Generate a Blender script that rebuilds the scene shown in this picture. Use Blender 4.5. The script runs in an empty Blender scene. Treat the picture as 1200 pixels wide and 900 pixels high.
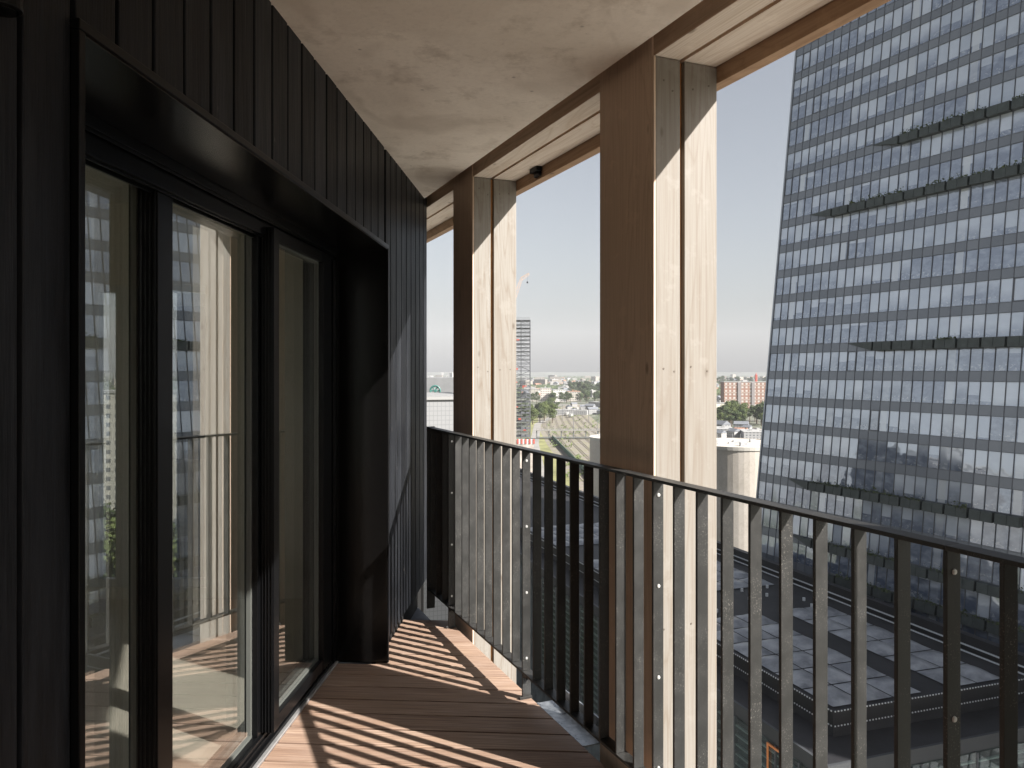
import bpy, math, random
from mathutils import Vector, Matrix, noise
random.seed(7)
S = bpy.context.scene
COL = S.collection
R = math.radians

# ------------------------------------------------------------------ camera
CAMZ = 1.44
F = 900.0            # focal length in pixels of the 1200 px wide photograph
HZ = 435.0           # horizon row
cam_d = bpy.data.cameras.new('camera'); cam = bpy.data.objects.new('camera', cam_d); COL.objects.link(cam)
cam.location = (0, 0, CAMZ); cam.rotation_euler = (R(90), 0, 0)
cam_d.sensor_width = 36; cam_d.lens = 36*F/1200; cam_d.shift_y = (HZ-450)/1200
cam_d.clip_start = 0.02; cam_d.clip_end = 60000
S.camera = cam
S.render.resolution_x = 1024; S.render.resolution_y = 768

# ------------------------------------------------------------------ light
SUN_EL = 35.5
hx, hy = -0.865, 0.502                      # horizontal direction the light travels
w = bpy.data.worlds.new('World'); S.world = w; w.use_nodes = True
nt = w.node_tree; nt.nodes.clear()
sky = nt.nodes.new('ShaderNodeTexSky'); sky.sky_type = 'NISHITA'; sky.sun_disc = False
sky.sun_elevation = R(SUN_EL); sky.sun_rotation = math.atan2(-hx, -hy)
sky.air_density = 1.0; sky.dust_density = 2.6; sky.ozone_density = 1.0; sky.altitude = 50
hsv = nt.nodes.new('ShaderNodeHueSaturation'); hsv.inputs['Saturation'].default_value = 0.42
hsv.inputs['Value'].default_value = 1.0
bg = nt.nodes.new('ShaderNodeBackground'); bg.inputs['Strength'].default_value = 0.051
out = nt.nodes.new('ShaderNodeOutputWorld')
nt.links.new(sky.outputs[0], hsv.inputs['Color']); nt.links.new(hsv.outputs[0], bg.inputs['Color'])
nt.links.new(bg.outputs[0], out.inputs['Surface'])
sl = bpy.data.lights.new('sun', 'SUN'); sun = bpy.data.objects.new('sun', sl); COL.objects.link(sun)
sl.energy = 5.0; sl.angle = R(0.5); sl.color = (1.0, 0.95, 0.89)
ldir = Vector((hx, hy, 0)).normalized()*math.cos(R(SUN_EL)) + Vector((0, 0, -math.sin(R(SUN_EL))))
sun.rotation_euler = ldir.to_track_quat('-Z', 'Y').to_euler()
S.view_settings.view_transform = 'Standard'; S.view_settings.look = 'None'
S.view_settings.gamma = 1; S.view_settings.use_curve_mapping = False
S.view_settings.exposure = 1.5
S.render.engine = 'CYCLES'
S.cycles.max_bounces = 10; S.cycles.diffuse_bounces = 7; S.cycles.transparent_max_bounces = 16
S.cycles.caustics_reflective = False; S.cycles.caustics_refractive = False

# ------------------------------------------------------------------ helpers
def px(x, y, Y):
    return Vector(((x-600)/F*Y, Y, CAMZ+(HZ-y)/F*Y))

class Frame:
    """origin on plan, s runs along u, d runs along n (horizontal, square to u)"""
    def __init__(s, o, u, n): s.o = Vector((o[0], o[1], 0)); s.u = Vector((u[0], u[1], 0)).normalized(); s.n = Vector((n[0], n[1], 0)).normalized()
    def p(f, s, d, z): return f.o + f.u*s + f.n*d + Vector((0, 0, z))
WALL = Frame((-0.862, 0), (56, 900), (900, -56))
RAIL = Frame((1.49, 0), (-387, 900), (900, 387))
BEAM = Frame((1.60, 0), (-387, 900), (900, 387))
TOW = Frame((90.4, 0), (-430, 900), (-900, -430))
HALL = Frame((0, 0), (-300, 900), (900, 300))
WORLD = Frame((0, 0), (0, 1), (1, 0))

class MB:
    def __init__(s): s.v = []; s.f = []; s.uv = []
    def hexa(s, P, uv=None):
        """P: 8 points, bottom ring 4 then top ring 4"""
        b = len(s.v); s.v += [Vector(p) for p in P]
        for f in ((0,3,2,1), (4,5,6,7), (0,1,5,4), (1,2,6,5), (2,3,7,6), (3,0,4,7)): s.f.append(tuple(b+i for i in f))
        return s
    def box(s, fr, s0, s1, d0, d1, z0, z1):
        return s.hexa([fr.p(s0,d0,z0), fr.p(s0,d1,z0), fr.p(s1,d1,z0), fr.p(s1,d0,z0),
                       fr.p(s0,d0,z1), fr.p(s0,d1,z1), fr.p(s1,d1,z1), fr.p(s1,d0,z1)])
    def prism(s, ring, z0, z1):
        b = len(s.v); n = len(ring)
        s.v += [Vector((p[0], p[1], z0)) for p in ring] + [Vector((p[0], p[1], z1)) for p in ring]
        s.f.append(tuple(b+i for i in reversed(range(n)))); s.f.append(tuple(b+n+i for i in range(n)))
        for i in range(n): j = (i+1) % n; s.f.append((b+i, b+j, b+n+j, b+n+i))
        return s
    def quad(s, a, b_, c, d, uv=None):
        b = len(s.v); s.v += [Vector(a), Vector(b_), Vector(c), Vector(d)]; s.f.append((b, b+1, b+2, b+3))
        if uv: s.uv.append((len(s.f)-1, uv))
        return s
    def rod(s, a, b_, r, n=8, r2=None):
        a = Vector(a); b_ = Vector(b_); ax = (b_-a).normalized()
        q = ax.orthogonal().normalized(); t = ax.cross(q); b = len(s.v); r2 = r if r2 is None else r2
        for c, rr in ((a, r), (b_, r2)):
            for i in range(n):
                an = 2*math.pi*i/n; s.v.append(c + (q*math.cos(an)+t*math.sin(an))*rr)
        s.f.append(tuple(b+i for i in reversed(range(n)))); s.f.append(tuple(b+n+i for i in range(n)))
        for i in range(n): j = (i+1) % n; s.f.append((b+i, b+j, b+n+j, b+n+i))
        return s

def obj(name, mb, mat, parent=None, bevel=0, smooth=False):
    off = Vector(parent['_o']) if parent is not None else Vector((0, 0, 0))
    me = bpy.data.meshes.new(name); me.from_pydata([v-off for v in mb.v], [], mb.f)
    if mb.uv:
        ul = me.uv_layers.new(name='UVMap')
        for fi, uv in mb.uv:
            for li, c in zip(me.polygons[fi].loop_indices, uv): ul.data[li].uv = c
    me.materials.append(mat); me.validate(); me.update()
    if smooth:
        for p in me.polygons: p.use_smooth = True
    o = bpy.data.objects.new(name, me); COL.objects.link(o)
    if parent is not None:
        pp = parent
        o['_o'] = list(off); o.parent = pp
    else: o['_o'] = [0, 0, 0]
    if bevel:
        m = o.modifiers.new('bevel', 'BEVEL'); m.width = bevel; m.segments = 2; m.limit_method = 'ANGLE'; m.angle_limit = R(40)
    return o
def tag(o, label=None, cat=None, group=None, kind=None):
    if label: o['label'] = label
    if cat: o['category'] = cat
    if group: o['group'] = group
    if kind: o['kind'] = kind
    return o
def thing(name, loc, label, cat, group=None):
    o = bpy.data.objects.new(name, None); COL.objects.link(o); o.location = loc; o['_o'] = list(loc)
    o.empty_display_size = 0.2
    return tag(o, label, cat, group)
def dup(root, loc, rz=0, sc=1, label=None, group=None):
    r = root.copy(); COL.objects.link(r); r.location = loc; r.rotation_euler = (0, 0, rz)
    r.scale = (sc, sc, sc) if not isinstance(sc, (tuple, list)) else sc
    if label: r['label'] = label
    if group: r['group'] = group
    for ch in list(root.children):
        c = ch.copy(); COL.objects.link(c); c.parent = r
        for g in list(ch.children):
            d = g.copy(); COL.objects.link(d); d.parent = c
    return r

# ------------------------------------------------------------------ materials
class NT:
    def __init__(s, name):
        s.m = bpy.data.materials.new(name); s.m.use_nodes = True; s.t = s.m.node_tree; s.b = s.t.nodes['Principled BSDF']
        s.out = s.t.nodes['Material Output']
    def n(s, kind, **kw):
        nd = s.t.nodes.new('ShaderNode'+kind)
        for k, v in kw.items():
            if k in nd.inputs: nd.inputs[k].default_value = v
            else: setattr(nd, k, v)
        return nd
    def l(s, a, b): s.t.links.new(a, b)
    def pos(s, scale, rot=(0, 0, 0)):
        g = s.n('NewGeometry'); mp = s.n('Mapping'); mp.vector_type = 'TEXTURE'
        mp.inputs['Scale'].default_value = [1.0/c for c in scale]; mp.inputs['Rotation'].default_value = rot
        s.l(g.outputs['Position'], mp.inputs['Vector']); return mp.outputs[0]
    def noise(s, vec, scale=1, detail=5, rough=.6, dist=0):
        nd = s.n('TexNoise'); nd.inputs['Scale'].default_value = scale; nd.inputs['Detail'].default_value = detail
        nd.inputs['Roughness'].default_value = rough; nd.inputs['Distortion'].default_value = dist
        s.l(vec, nd.inputs['Vector']); return nd.outputs['Fac']
    def ramp(s, fac, stops):
        r = s.n('ValToRGB'); e = r.color_ramp.elements
        while len(e) < len(stops): e.new(.5)
        for el, (p, c) in zip(e, stops): el.position = p; el.color = (c[0], c[1], c[2], 1) if isinstance(c, (tuple, list)) else (c, c, c, 1)
        s.l(fac, r.inputs[0]); return r.outputs[0]
    def mix(s, a, b, fac, mode='MIX'):
        m = s.n('MixRGB'); m.blend_type = mode
        for i, x in ((1, a), (2, b)):
            if isinstance(x, (tuple, list)): m.inputs[i].default_value = (x[0], x[1], x[2], 1)
            else: s.l(x, m.inputs[i])
        if isinstance(fac, (int, float)): m.inputs[0].default_value = fac
        else: s.l(fac, m.inputs[0])
        return m.outputs[0]
    def bump(s, h, strength=.3, dist=.002):
        b = s.n('Bump'); b.inputs['Strength'].default_value = strength; b.inputs['Distance'].default_value = dist
        s.l(h, b.inputs['Height']); s.l(b.outputs[0], s.b.inputs['Normal'])
    def math(s, op, a, b=None):
        m = s.n('Math'); m.operation = op
        for i, x in ((0, a), (1, b)):
            if x is None: continue
            if isinstance(x, (int, float)): m.inputs[i].default_value = x
            else: s.l(x, m.inputs[i])
        return m.outputs[0]

def simple(name, col, rough=.5, metal=0, var=.0, scale=3.0):
    k = NT(name); k.b.inputs['Roughness'].default_value = rough; k.b.inputs['Metallic'].default_value = metal
    if var:
        f = k.noise(k.pos((1, 1, 1)), scale, 6, .65)
        c = k.ramp(f, [(.3, [x*(1-var) for x in col]), (.7, [min(1, x*(1+var)) for x in col])]); k.l(c, k.b.inputs['Base Color'])
    else: k.b.inputs['Base Color'].default_value = (*col, 1)
    return k.m

def wood(name, light, dark, ang=0.0, vertical=True, rough=.6):
    """grain runs along z (vertical) or along the plan direction turned by ang from +y"""
    k = NT(name)
    oi = k.n('ObjectInfo'); g = k.n('NewGeometry')
    add = k.n('VectorMath'); add.operation = 'ADD'
    sc = k.n('VectorMath'); sc.operation = 'SCALE'; sc.inputs[0].default_value = (7.3, 3.1, 11.7); k.l(oi.outputs['Random'], sc.inputs['Scale'])
    k.l(g.outputs['Position'], add.inputs[0]); k.l(sc.outputs[0], add.inputs[1])
    rotn = k.n('VectorRotate'); rotn.rotation_type = 'Z_AXIS'; rotn.inputs['Angle'].default_value = -ang; k.l(add.outputs[0], rotn.inputs['Vector'])
    mp = k.n('Mapping'); mp.inputs['Scale'].default_value = (1, 1, .07) if vertical else (1, .07, 1); k.l(rotn.outputs[0], mp.inputs['Vector'])
    f1 = k.noise(mp.outputs[0], 7, 2, .5, .5)
    rings = k.math('FRACT', k.math('MULTIPLY', f1, 15.0))
    ringc = k.math('POWER', k.math('ABSOLUTE', k.math('SUBTRACT', k.math('MULTIPLY', rings, 2), 1)), 5.0)
    mp2 = k.n('Mapping'); mp2.inputs['Scale'].default_value = (160, 160, 3) if vertical else (160, 3, 160); k.l(rotn.outputs[0], mp2.inputs['Vector'])
    fine = k.noise(mp2.outputs[0], 1, 3, .6)
    mid = [a*.62+b*.38 for a, b in zip(light, dark)]
    c = k.mix(light, [a*.45+b*.55 for a, b in zip(light, dark)], k.math('MULTIPLY', ringc, .8))
    c = k.mix(c, dark, k.math('MULTIPLY', k.ramp(fine, [(.42, 0), (.7, 1)]), .5))
    big = k.noise(mp.outputs[0], 3.1, 3, .5); c = k.mix(c, mid, k.math('MULTIPLY', k.ramp(big, [(.4, 0), (.7, 1)]), .5))
    # knots
    mk = k.n('Mapping'); mk.inputs['Scale'].default_value = (1, 1, .42) if vertical else (1, .42, 1); k.l(rotn.outputs[0], mk.inputs['Vector'])
    vo = k.n('TexVoronoi'); vo.inputs['Scale'].default_value = 6.5; k.l(mk.outputs[0], vo.inputs['Vector'])
    kn = k.ramp(vo.outputs['Distance'], [(.03, 1), (.075, 0)])
    c = k.mix(c, [x*.55 for x in dark], k.math('MULTIPLY', kn, .75))
    pale = k.noise(k.pos((9, 9, 9)), 1, 4, .7); c = k.mix(c, [min(1, x*1.12) for x in light], k.math('MULTIPLY', k.ramp(pale, [(.56, 0), (.64, 1)]), .35))
    k.l(c, k.b.inputs['Base Color']); k.b.inputs['Roughness'].default_value = rough
    k.b.inputs['Specular IOR Level'].default_value = .3
    k.bump(fine, .25, .0015)
    return k.m
RA = math.atan2(387, 900)
M = {}
M['larch'] = wood('larch_sunlit', (.250, .236, .213), (.135, .095, .062))  # sunlit planks, colour darkened to hold the full sun
M['larch_run'] = wood('larch_beam_shade', (.76, .68, .59), (.46, .34, .24), RA, False)  # same larch on the shaded soffit, colour lightened to lift the shade
M['larch_in'] = wood('larch_brown_shade', (.63, .49, .38), (.40, .28, .20))  # browner lining in shade, its colour raised to lift the shade
M['larch_in_run'] = wood('larch_brown_beam_shade', (.60, .45, .33), (.34, .23, .15), RA, False)  # shaded brown fascia, colour likewise raised against the shade
M['core'] = simple('timber_core', (.36, .17, .055), .7, var=.2, scale=20)

def black_wood():
    k = NT('charred_boards'); g = k.n('NewGeometry')
    mp = k.pos((60, 60, 3)); fine = k.noise(mp, 1, 5, .7)
    isl = g.outputs['Random Per Island']
    big = k.noise(k.pos((5, 5, .9)), 1, 5, .7)
    c = k.mix((.004, .0042, .0048), (.023, .0255, .031), k.ramp(fine, [(.35, 0), (.7, 1)]))
    c = k.mix(c, (.046, .050, .058), k.math('MULTIPLY', k.ramp(big, [(.45, 0), (.66, 1)]), .6))
    c = k.mix(c, (.005, .005, .006), k.math('MULTIPLY', isl, .75))
    vo = k.n('TexVoronoi'); vo.inputs['Scale'].default_value = 1; k.l(k.pos((11, 11, 4)), vo.inputs['Vector'])
    c = k.mix(c, (.16, .15, .14), k.math('MULTIPLY', k.ramp(vo.outputs['Distance'], [(.028, 1), (.05, 0)]), .55))
    scr = k.noise(k.pos((40, 40, 5)), 1, 8, .85); c = k.mix(c, (.10, .095, .09), k.ramp(scr, [(.64, 0), (.72, .8)]))
    k.l(c, k.b.inputs['Base Color']); k.l(k.ramp(fine, [(.3, .36), (.7, .56)]), k.b.inputs['Roughness'])
    k.b.inputs['Specular IOR Level'].default_value = .14
    k.bump(k.mix(fine, big, .25), .8, .003); return k.m
M['black_wood'] = black_wood()

def black_metal(name, col, rough, speck=True):
    k = NT(name); v = k.pos((1, 1, 1))
    f = k.noise(v, 14, 6, .7)
    c = k.mix(col, [x*1.7 for x in col], k.ramp(f, [(.4, 0), (.75, 1)]))
    if speck:
        s1 = k.noise(v, 260, 2, .5); s2 = k.noise(v, 7, 3, .6)
        c = k.mix(c, (.2, .19, .17), k.math('MULTIPLY', k.ramp(s1, [(.60, 0), (.70, 1)]), k.ramp(s2, [(.45, .05), (.7, .8)])))
        r = k.noise(k.pos((9, 9, 1.3)), 1, 6, .8); c = k.mix(c, (.10, .095, .088), k.math('MULTIPLY', k.ramp(r, [(.55, 0), (.78, 1)]), .22))
    k.l(c, k.b.inputs['Base Color']); k.l(k.ramp(f, [(.3, rough), (.8, rough+.18)]), k.b.inputs['Roughness'])
    return k.m
M['rail'] = black_metal('black_painted_steel', (.017, .017, .0165), .40)
M['frame'] = simple('black_aluminium', (.004, .0042, .0047), .30); M['frame'].node_tree.nodes['Principled BSDF'].inputs['Specular IOR Level'].default_value = .16
M['reveal'] = simple('black_reveal_sheet', (.0032, .003, .003), .24, .0); M['reveal'].node_tree.nodes['Principled BSDF'].inputs['Specular IOR Level'].default_value = .28
M['bolt'] = simple('zinc_bolt', (.75, .75, .74), .35, .6)

def deck_mat():
    k = NT('deck_boards'); g = k.n('NewGeometry'); ang = math.atan2(56, 900)
    rot = k.n('VectorRotate'); rot.rotation_type = 'Z_AXIS'; rot.inputs['Angle'].default_value = ang; k.l(g.outputs['Position'], rot.inputs['Vector'])
    mp = k.n('Mapping'); mp.inputs['Scale'].default_value = (2.5, 220, 1); k.l(rot.outputs[0], mp.inputs['Vector'])
    st = k.noise(mp.outputs[0], 1, 3, .6)
    mp2 = k.n('Mapping'); mp2.inputs['Scale'].default_value = (3, 14, 1); k.l(rot.outputs[0], mp2.inputs['Vector'])
    pt = k.noise(mp2.outputs[0], 1, 6, .75)
    a = k.mix((.33, .222, .158), (.42, .295, .215), g.outputs['Random Per Island'])
    c = k.mix(a, (.49, .38, .315), k.math('MULTIPLY', k.ramp(pt, [(.42, 0), (.72, 1)]), .6))
    c = k.mix(c, (.15, .088, .062), k.math('MULTIPLY', k.ramp(st, [(.42, 1), (.60, 0)]), .7))
    k.l(c, k.b.inputs['Base Color']); k.b.inputs['Roughness'].default_value = .62
    k.bump(st, .5, .002); return k.m
M['deck'] = deck_mat()

def concrete_mat(name, a, b, stain, sc=1.0, soft=False):
    k = NT(name); v = k.pos((1, 1, 1))
    f1 = k.noise(v, 1.6*sc, 8, .68, .4); f2 = k.noise(v, 5*sc, 6, .7); f3 = k.noise(v, 55*sc, 4, .6)
    c = k.mix(a, b, k.ramp(f1, [(.36, 0), (.64, 1)]))
    c = k.mix(c, stain, k.math('MULTIPLY', k.ramp(f2, [(.53, 0), (.70, 1)]), .55))
    bl = k.noise(k.pos((2.2, 1.1, 1)), 1, 3, .5, 1.5); c = k.mix(c, stain, k.math('MULTIPLY', k.ramp(bl, [(.55, 0), (.66, 1)]), .35))
    c = k.mix(c, [x*.72 for x in a], k.math('MULTIPLY', k.ramp(f3, [(.5, 0), (.8, 1)]), .3))
    vo = k.n('TexVoronoi'); vo.inputs['Scale'].default_value = 6*sc; k.l(v, vo.inputs['Vector'])
    c = k.mix(c, [x*.35 for x in a], k.math('MULTIPLY', k.ramp(vo.outputs['Distance'], [(.025, 1), (.055, 0)]), .6))
    k.l(c, k.b.inputs['Base Color']); k.b.inputs['Roughness'].default_value = .75
    k.bump(k.mix(f3, f1, .3), .35, .004); return k.m
M['ceiling'] = concrete_mat('ceiling_concrete', (.66, .585, .51), (.80, .73, .65), (.36, .29, .23))
M['silo'] = concrete_mat('silo_concrete', (.46, .42, .37), (.54, .50, .45), (.38, .34, .29), .06)
M['membrane'] = simple('grey_membrane', (.10, .11, .13), .6, 0, .25, 8)
def galv():
    k = NT('galvanised_steel'); v = k.pos((30, 30, 8)); f = k.noise(v, 1, 3, .6, .5)
    k.l(k.ramp(f, [(.3, (.22, .24, .26)), (.7, (.52, .55, .58))]), k.b.inputs['Base Color']); k.b.inputs['Metallic'].default_value = .8
    k.l(k.ramp(f, [(.3, .25), (.7, .45)]), k.b.inputs['Roughness']); k.bump(f, .3, .004); return k.m
M['galv'] = galv()
M['alu'] = simple('aluminium_sill', (.62, .62, .62), .35, .7, .15, 30)

def glass(name, f0, tint, add=0.0):
    k = NT(name); t = k.t; t.nodes.remove(k.b)
    tr = k.n('BsdfTransparent'); tr.inputs['Color'].default_value = (*tint, 1)
    gl = k.n('BsdfGlossy'); gl.inputs['Roughness'].default_value = 0.0; gl.inputs['Color'].default_value = (.95, .97, .97, 1)
    lw = k.n('LayerWeight'); lw.inputs['Blend'].default_value = .5
    p = k.math('POWER', lw.outputs['Facing'], 3.6); fz = k.math('ADD', k.math('MULTIPLY', p, 1-f0), f0)
    mx = k.n('MixShader'); k.l(fz, mx.inputs[0]); k.l(tr.outputs[0], mx.inputs[1]); k.l(gl.outputs[0], mx.inputs[2])
    k.l(mx.outputs[0], k.out.inputs['Surface']); return k.m
M['glass'] = glass('door_glass', .26, (.93, .94, .93))
M['room_wall'] = simple('room_plaster', (.82, .775, .69), .8, 0, .04, 1)
M['room_floor'] = simple('room_floor_boards', (.68, .63, .54), .35, 0, .08, 2)
M['white'] = simple('white_lacquer', (.75, .74, .70), .4)
M['seal'] = simple('glazing_spacer', (.26, .27, .255), .5)

# ================================================================== SETTING: ground, air
GZ = CAMZ-55
def ground_mat():
    k = NT('ground'); v = k.pos((1, 1, 1))
    a = k.noise(v, .012, 8, .7); b = k.noise(v, .05, 6, .7); c0 = k.noise(v, .004, 4, .6)
    c = k.mix((.16, .155, .135), (.075, .09, .05), k.ramp(a, [(.42, 0), (.56, 1)]))
    c = k.mix(c, (.26, .25, .225), k.ramp(b, [(.56, 0), (.66, .7)]))
    c = k.mix(c, (.075, .09, .05), k.ramp(c0, [(.5, 0), (.6, .7)]))
    k.l(c, k.b.inputs['Base Color']); k.b.inputs['Roughness'].default_value = .9; return k.m
g = MB(); L = 40000; g.quad((-L, -L, GZ), (L, -L, GZ), (L, L, GZ), (-L, L, GZ))
tag(obj('ground', g, ground_mat()), kind='structure')
h = MB(); n = 90                                     # low far ridge
for i in range(n+1):
    x = -6000+12000*i/n; top = CAMZ-14+22*noise.noise(Vector((x*.0012, 3, 0)))+10*noise.noise(Vector((x*.006, 9, 0)))
    h.v += [Vector((x, 7600, GZ)), Vector((x, 8200, top)), Vector((x, 9500, GZ))]
for i in range(n):
    a = 3*i; h.f += [(a, a+3, a+4, a+1), (a+1, a+4, a+5, a+2)]
tag(obj('hills', h, simple('far_hills', (.12, .13, .11), .9, 0, .4, .006), smooth=True), kind='structure')
hz = MB(); hz.box(WORLD, -600, 9800, -6500, 6500, GZ-1, CAMZ+500)
hm = NT('haze_air'); hm.t.nodes.remove(hm.b)
pv = hm.n('VolumePrincipled'); pv.inputs['Color'].default_value = (.68, .70, .735, 1); pv.inputs['Density'].default_value = .00009
pv.inputs['Anisotropy'].default_value = -.1
hm.l(pv.outputs[0], hm.out.inputs['Volume'])
tag(obj('haze', hz, hm.m), kind='stuff')

# ================================================================== BALCONY: floor, ceiling
E_END = 5.05        # wall end along WALL.s
def rail_d(s, off=0.05):
    """distance d from the wall face to the deck edge line at wall station s"""
    # deck edge: X = 1.49+off - 0.43 Y
    o = WALL.p(s, 0, 0); n_ = WALL.n
    return (1.49+off-.43*o.y-o.x)/(n_.x+.43*n_.y)
S1, S2 = 1.375, 3.80     # door opening along the wall
deck = MB(); pitch = .136; s = 3.512-pitch*44
while s < 4.40:
    a, b = s+.005, s+pitch-.005
    if s < S2-.02 and s+pitch > S1: d0 = -.232
    else: d0 = -.045 if s > S2-.1 else -.012
    e0, e1 = rail_d(a), rail_d(b)
    # board with two small end splits kept as one island
    deck.hexa([WALL.p(a, d0, -.024), WALL.p(a, e0, -.024), WALL.p(b, e1, -.024), WALL.p(b, d0, -.024),
               WALL.p(a, d0, 0), WALL.p(a, e0, 0), WALL.p(b, e1, 0), WALL.p(b, d0, 0)])
    s += pitch
tag(obj('balcony_floor', deck, M['deck'], bevel=.0015), kind='structure')
sub = MB()
ring = [WALL.p(-2.6, -.25, 0), WALL.p(-2.6, rail_d(-2.6, .02), 0), WALL.p(4.95, rail_d(4.95, .02), 0), WALL.p(4.95, -.25, 0)]
sub.prism(ring, -.22, -.07)
tag(obj('balcony_slab', sub, M['membrane']), kind='structure')
ce = MB()
def bx(Y, off): return 1.549+off/.9187-.43*Y
ring = [(-7, -2.6), (bx(-2.6, .30), -2.6), (bx(7.5, .30), 7.5), (-7, 7.5)]
yj = 4.62
ring1 = [(-1.05, -2.6), (bx(-2.6, 0), -2.6), (bx(4.86, 0), 4.86), (-1.05, 4.86)]
ring2 = [(-1.05, 4.868), (bx(4.868, 0), 4.868), (bx(7.2, 0), 7.2), (-2.0, 7.2)]
ce.prism(ring1, 2.54, 2.74); ce.prism(ring2, 2.541, 2.74)
up = MB(); up.prism([(-1.05, -2.6), (bx(-2.6, .5), -2.6), (bx(7.2, .5), 7.2), (-2.0, 7.2)], 2.745, 2.9); up.box(BEAM, -3, 8, .0, .31, 2.665, 2.744)
tag(obj('sun_cover_slab', up, simple('slab_grey', (.3, .28, .26), .8)), kind='structure')  # unseen cover above the beam, added to block the sun
tag(obj('balcony_ceiling', ce, M['ceiling'], bevel=.004), kind='structure')

# ================================================================== BLACK BOARD WALL
t = thing('clad_wall', WALL.p(0, 0, 0), 'black charred timber wall of vertical boards round the sliding door', 'wall')
wb = MB(); gaps = [1.2295, 1.3658]
s = 1.2295-.1345*28; edges = []
while s < E_END+.01: edges.append(s); s += .1345
rnd = random.Random(3)
lin = MB()
for i in range(len(edges)-1):
    a, b = edges[i]+.0065, edges[i+1]-.0065
    pr = rnd.uniform(-.0008, .0008)
    spans = [(-.02, 2.6)]
    mid = (a+b)/2
    if mid > S1-.03 and mid < S2+.02: spans = [(2.064, 2.6)]
    if mid <= S1-.03 and b > S1-.02: b = S1-.02
    if mid >= S2+.02 and a < S2+.018: a = S2+.018
    for z0, z1 in spans: wb.box(WALL, a, b, -.022, pr, (.095 if z0 < 1 and mid > S2 else z0), z1)
obj('boards', wb, M['black_wood'], t, bevel=.0025)
bk = MB(); bk.box(WALL, -2.6, S1-.03, -.075, -.028, -.2, 2.62); bk.box(WALL, S2+.03, E_END-.02, -.075, -.046, -.2, 2.62); bk.box(WALL, S1-.03, S2+.03, -.075, -.028, 2.07, 2.62)
bk.box(WALL, E_END-.018, E_END+.004, -.4, -.03, -.2, 2.62)
obj('backing', bk, simple('wall_backing', (.001, .001, .001), .9), t)

# ================================================================== SLIDING DOOR
t = thing('sliding_door', WALL.p(S1, -.3, 0), 'large black framed sliding glass door reflecting tower and columns', 'door')
rv = MB()
rv.box(WALL, S2-.004, S2, -.30, .012, 0.0, 2.044)            # far reveal
rv.box(WALL, S1, S1+.004, -.30, .012, 0.0, 2.044)
rv.box(WALL, S1+.004, S2-.004, -.235, .012, 2.040, 2.044)    # head sheet
obj('reveal_panel', rv, M['reveal'], t)
fl = MB(); fl.box(WALL, S1-.018, S2+.016, -.002, .016, 2.0445, 2.064)
fl.box(WALL, S2+.0005, S2+.016, -.002, .016, 0.0, 2.044); fl.box(WALL, S1-.018, S1-.0005, -.002, .016, 0.0, 2.044)
obj('edge_trim', fl, M['frame'], t, bevel=.002)
hd = MB()
for d0, d1, z0 in ((-.255, -.238, 2.015), (-.29, -.256, 1.955), (-.30, -.291, 1.944), (-.335, -.301, 1.968), (-.40, -.336, 1.995)):
    hd.box(WALL, S1+.005, S2-.006, d0, d1, z0, 2.10)
for d0, z0 in ((-.246, 2.005), (-.272, 1.949), (-.318, 1.962)): hd.box(WALL, S1+.006, S2-.007, d0-.003, d0+.003, z0, z0+.02)
obj('head_frame', hd, M['frame'], t, bevel=.0015)
jb = MB()
jb.box(WALL, S1+.005, S1+.05, -.40, -.25, 0, 1.99); jb.box(WALL, S2-.045, S2-.006, -.40, -.245, 0, 1.99)
jb.box(WALL, 3.60, S2-.046, -.30, -.262, .02, 1.99)
for q in range(4): jb.box(WALL, 3.63+q*.032, 3.64+q*.032, -.2615, -.250, .02, 1.98)
obj('jamb', jb, M['frame'], t, bevel=.002)
sl_ = MB(); sl_.box(WALL, S1+.005, S2-.005, -.40, -.30, -.03, .030); sl_.box(WALL, S1+.005, S2-.005, -.2995, -.268, -.03, .052); sl_.box(WALL, S1+.005, S2-.005, -.2675, -.262, -.03, .036)
sl_.box(WALL, S1+.005, S2-.005, -.2615, -.250, -.03, .020)
obj('threshold', sl_, M['frame'], t, bevel=.0015)
si = MB(); si.box(WALL, S1+.005, S2-.006, -.2495, -.234, -.03, .007)
obj('sill_strip', si, M['alu'], t, bevel=.001)
def leaf(s0, s1, a, zt, zb, stl, stle, hname, grooves):
    d = -(a-.862)*.998
    fr = MB()
    zT, zB = zt+.045, zb-.05
    fr.box(WALL, s0, s0+stl, d-.022, d+.030, zB, zT); fr.box(WALL, s1-stle, s1, d-.022, d+.030, zB, zT)
    fr.box(WALL, s0+stl, s1-stle, d-.022, d+.028, zB, zb); fr.box(WALL, s0+stl, s1-stle, d-.022, d+.028, zt, zT)
    for q in range(grooves):
        dd = d-.018+q*.0125
        fr.box(WALL, s0-.004, s0-.0002, dd, dd+.005, zB, zT)
    f = obj('door_leaf', fr, M['frame'], t, bevel=.002)
    g_ = MB(); g_.box(WALL, s0+stl, s1-stle, d-.012, d+.010, zb, zt); obj('pane', g_, M['glass'], f)
    sp = MB(); e = .011
    for zz in ((zb, zb+e), (zt-e, zt)): sp.box(WALL, s0+stl+.0005, s1-stle-.0005, d-.010, d+.008, zz[0], zz[1])
    sp.box(WALL, s0+stl+.0005, s0+stl+e, d-.0095, d+.0075, zb+e, zt-e); sp.box(WALL, s1-stle-e, s1-stle-.0005, d-.0095, d+.0075, zb+e, zt-e)
    obj('glazing_spacer', sp, M['seal'], f)
    return f
l1 = leaf(1.32, 2.28, 1.222, 1.990, .030, .07, .085, None, 0)
l2 = leaf(2.165, 2.945, 1.170, 1.964, .056, .085, .060, None, 4)
l3 = leaf(2.915, 3.655, 1.118, 1.944, .112, .055, .130, None, 4)

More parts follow.
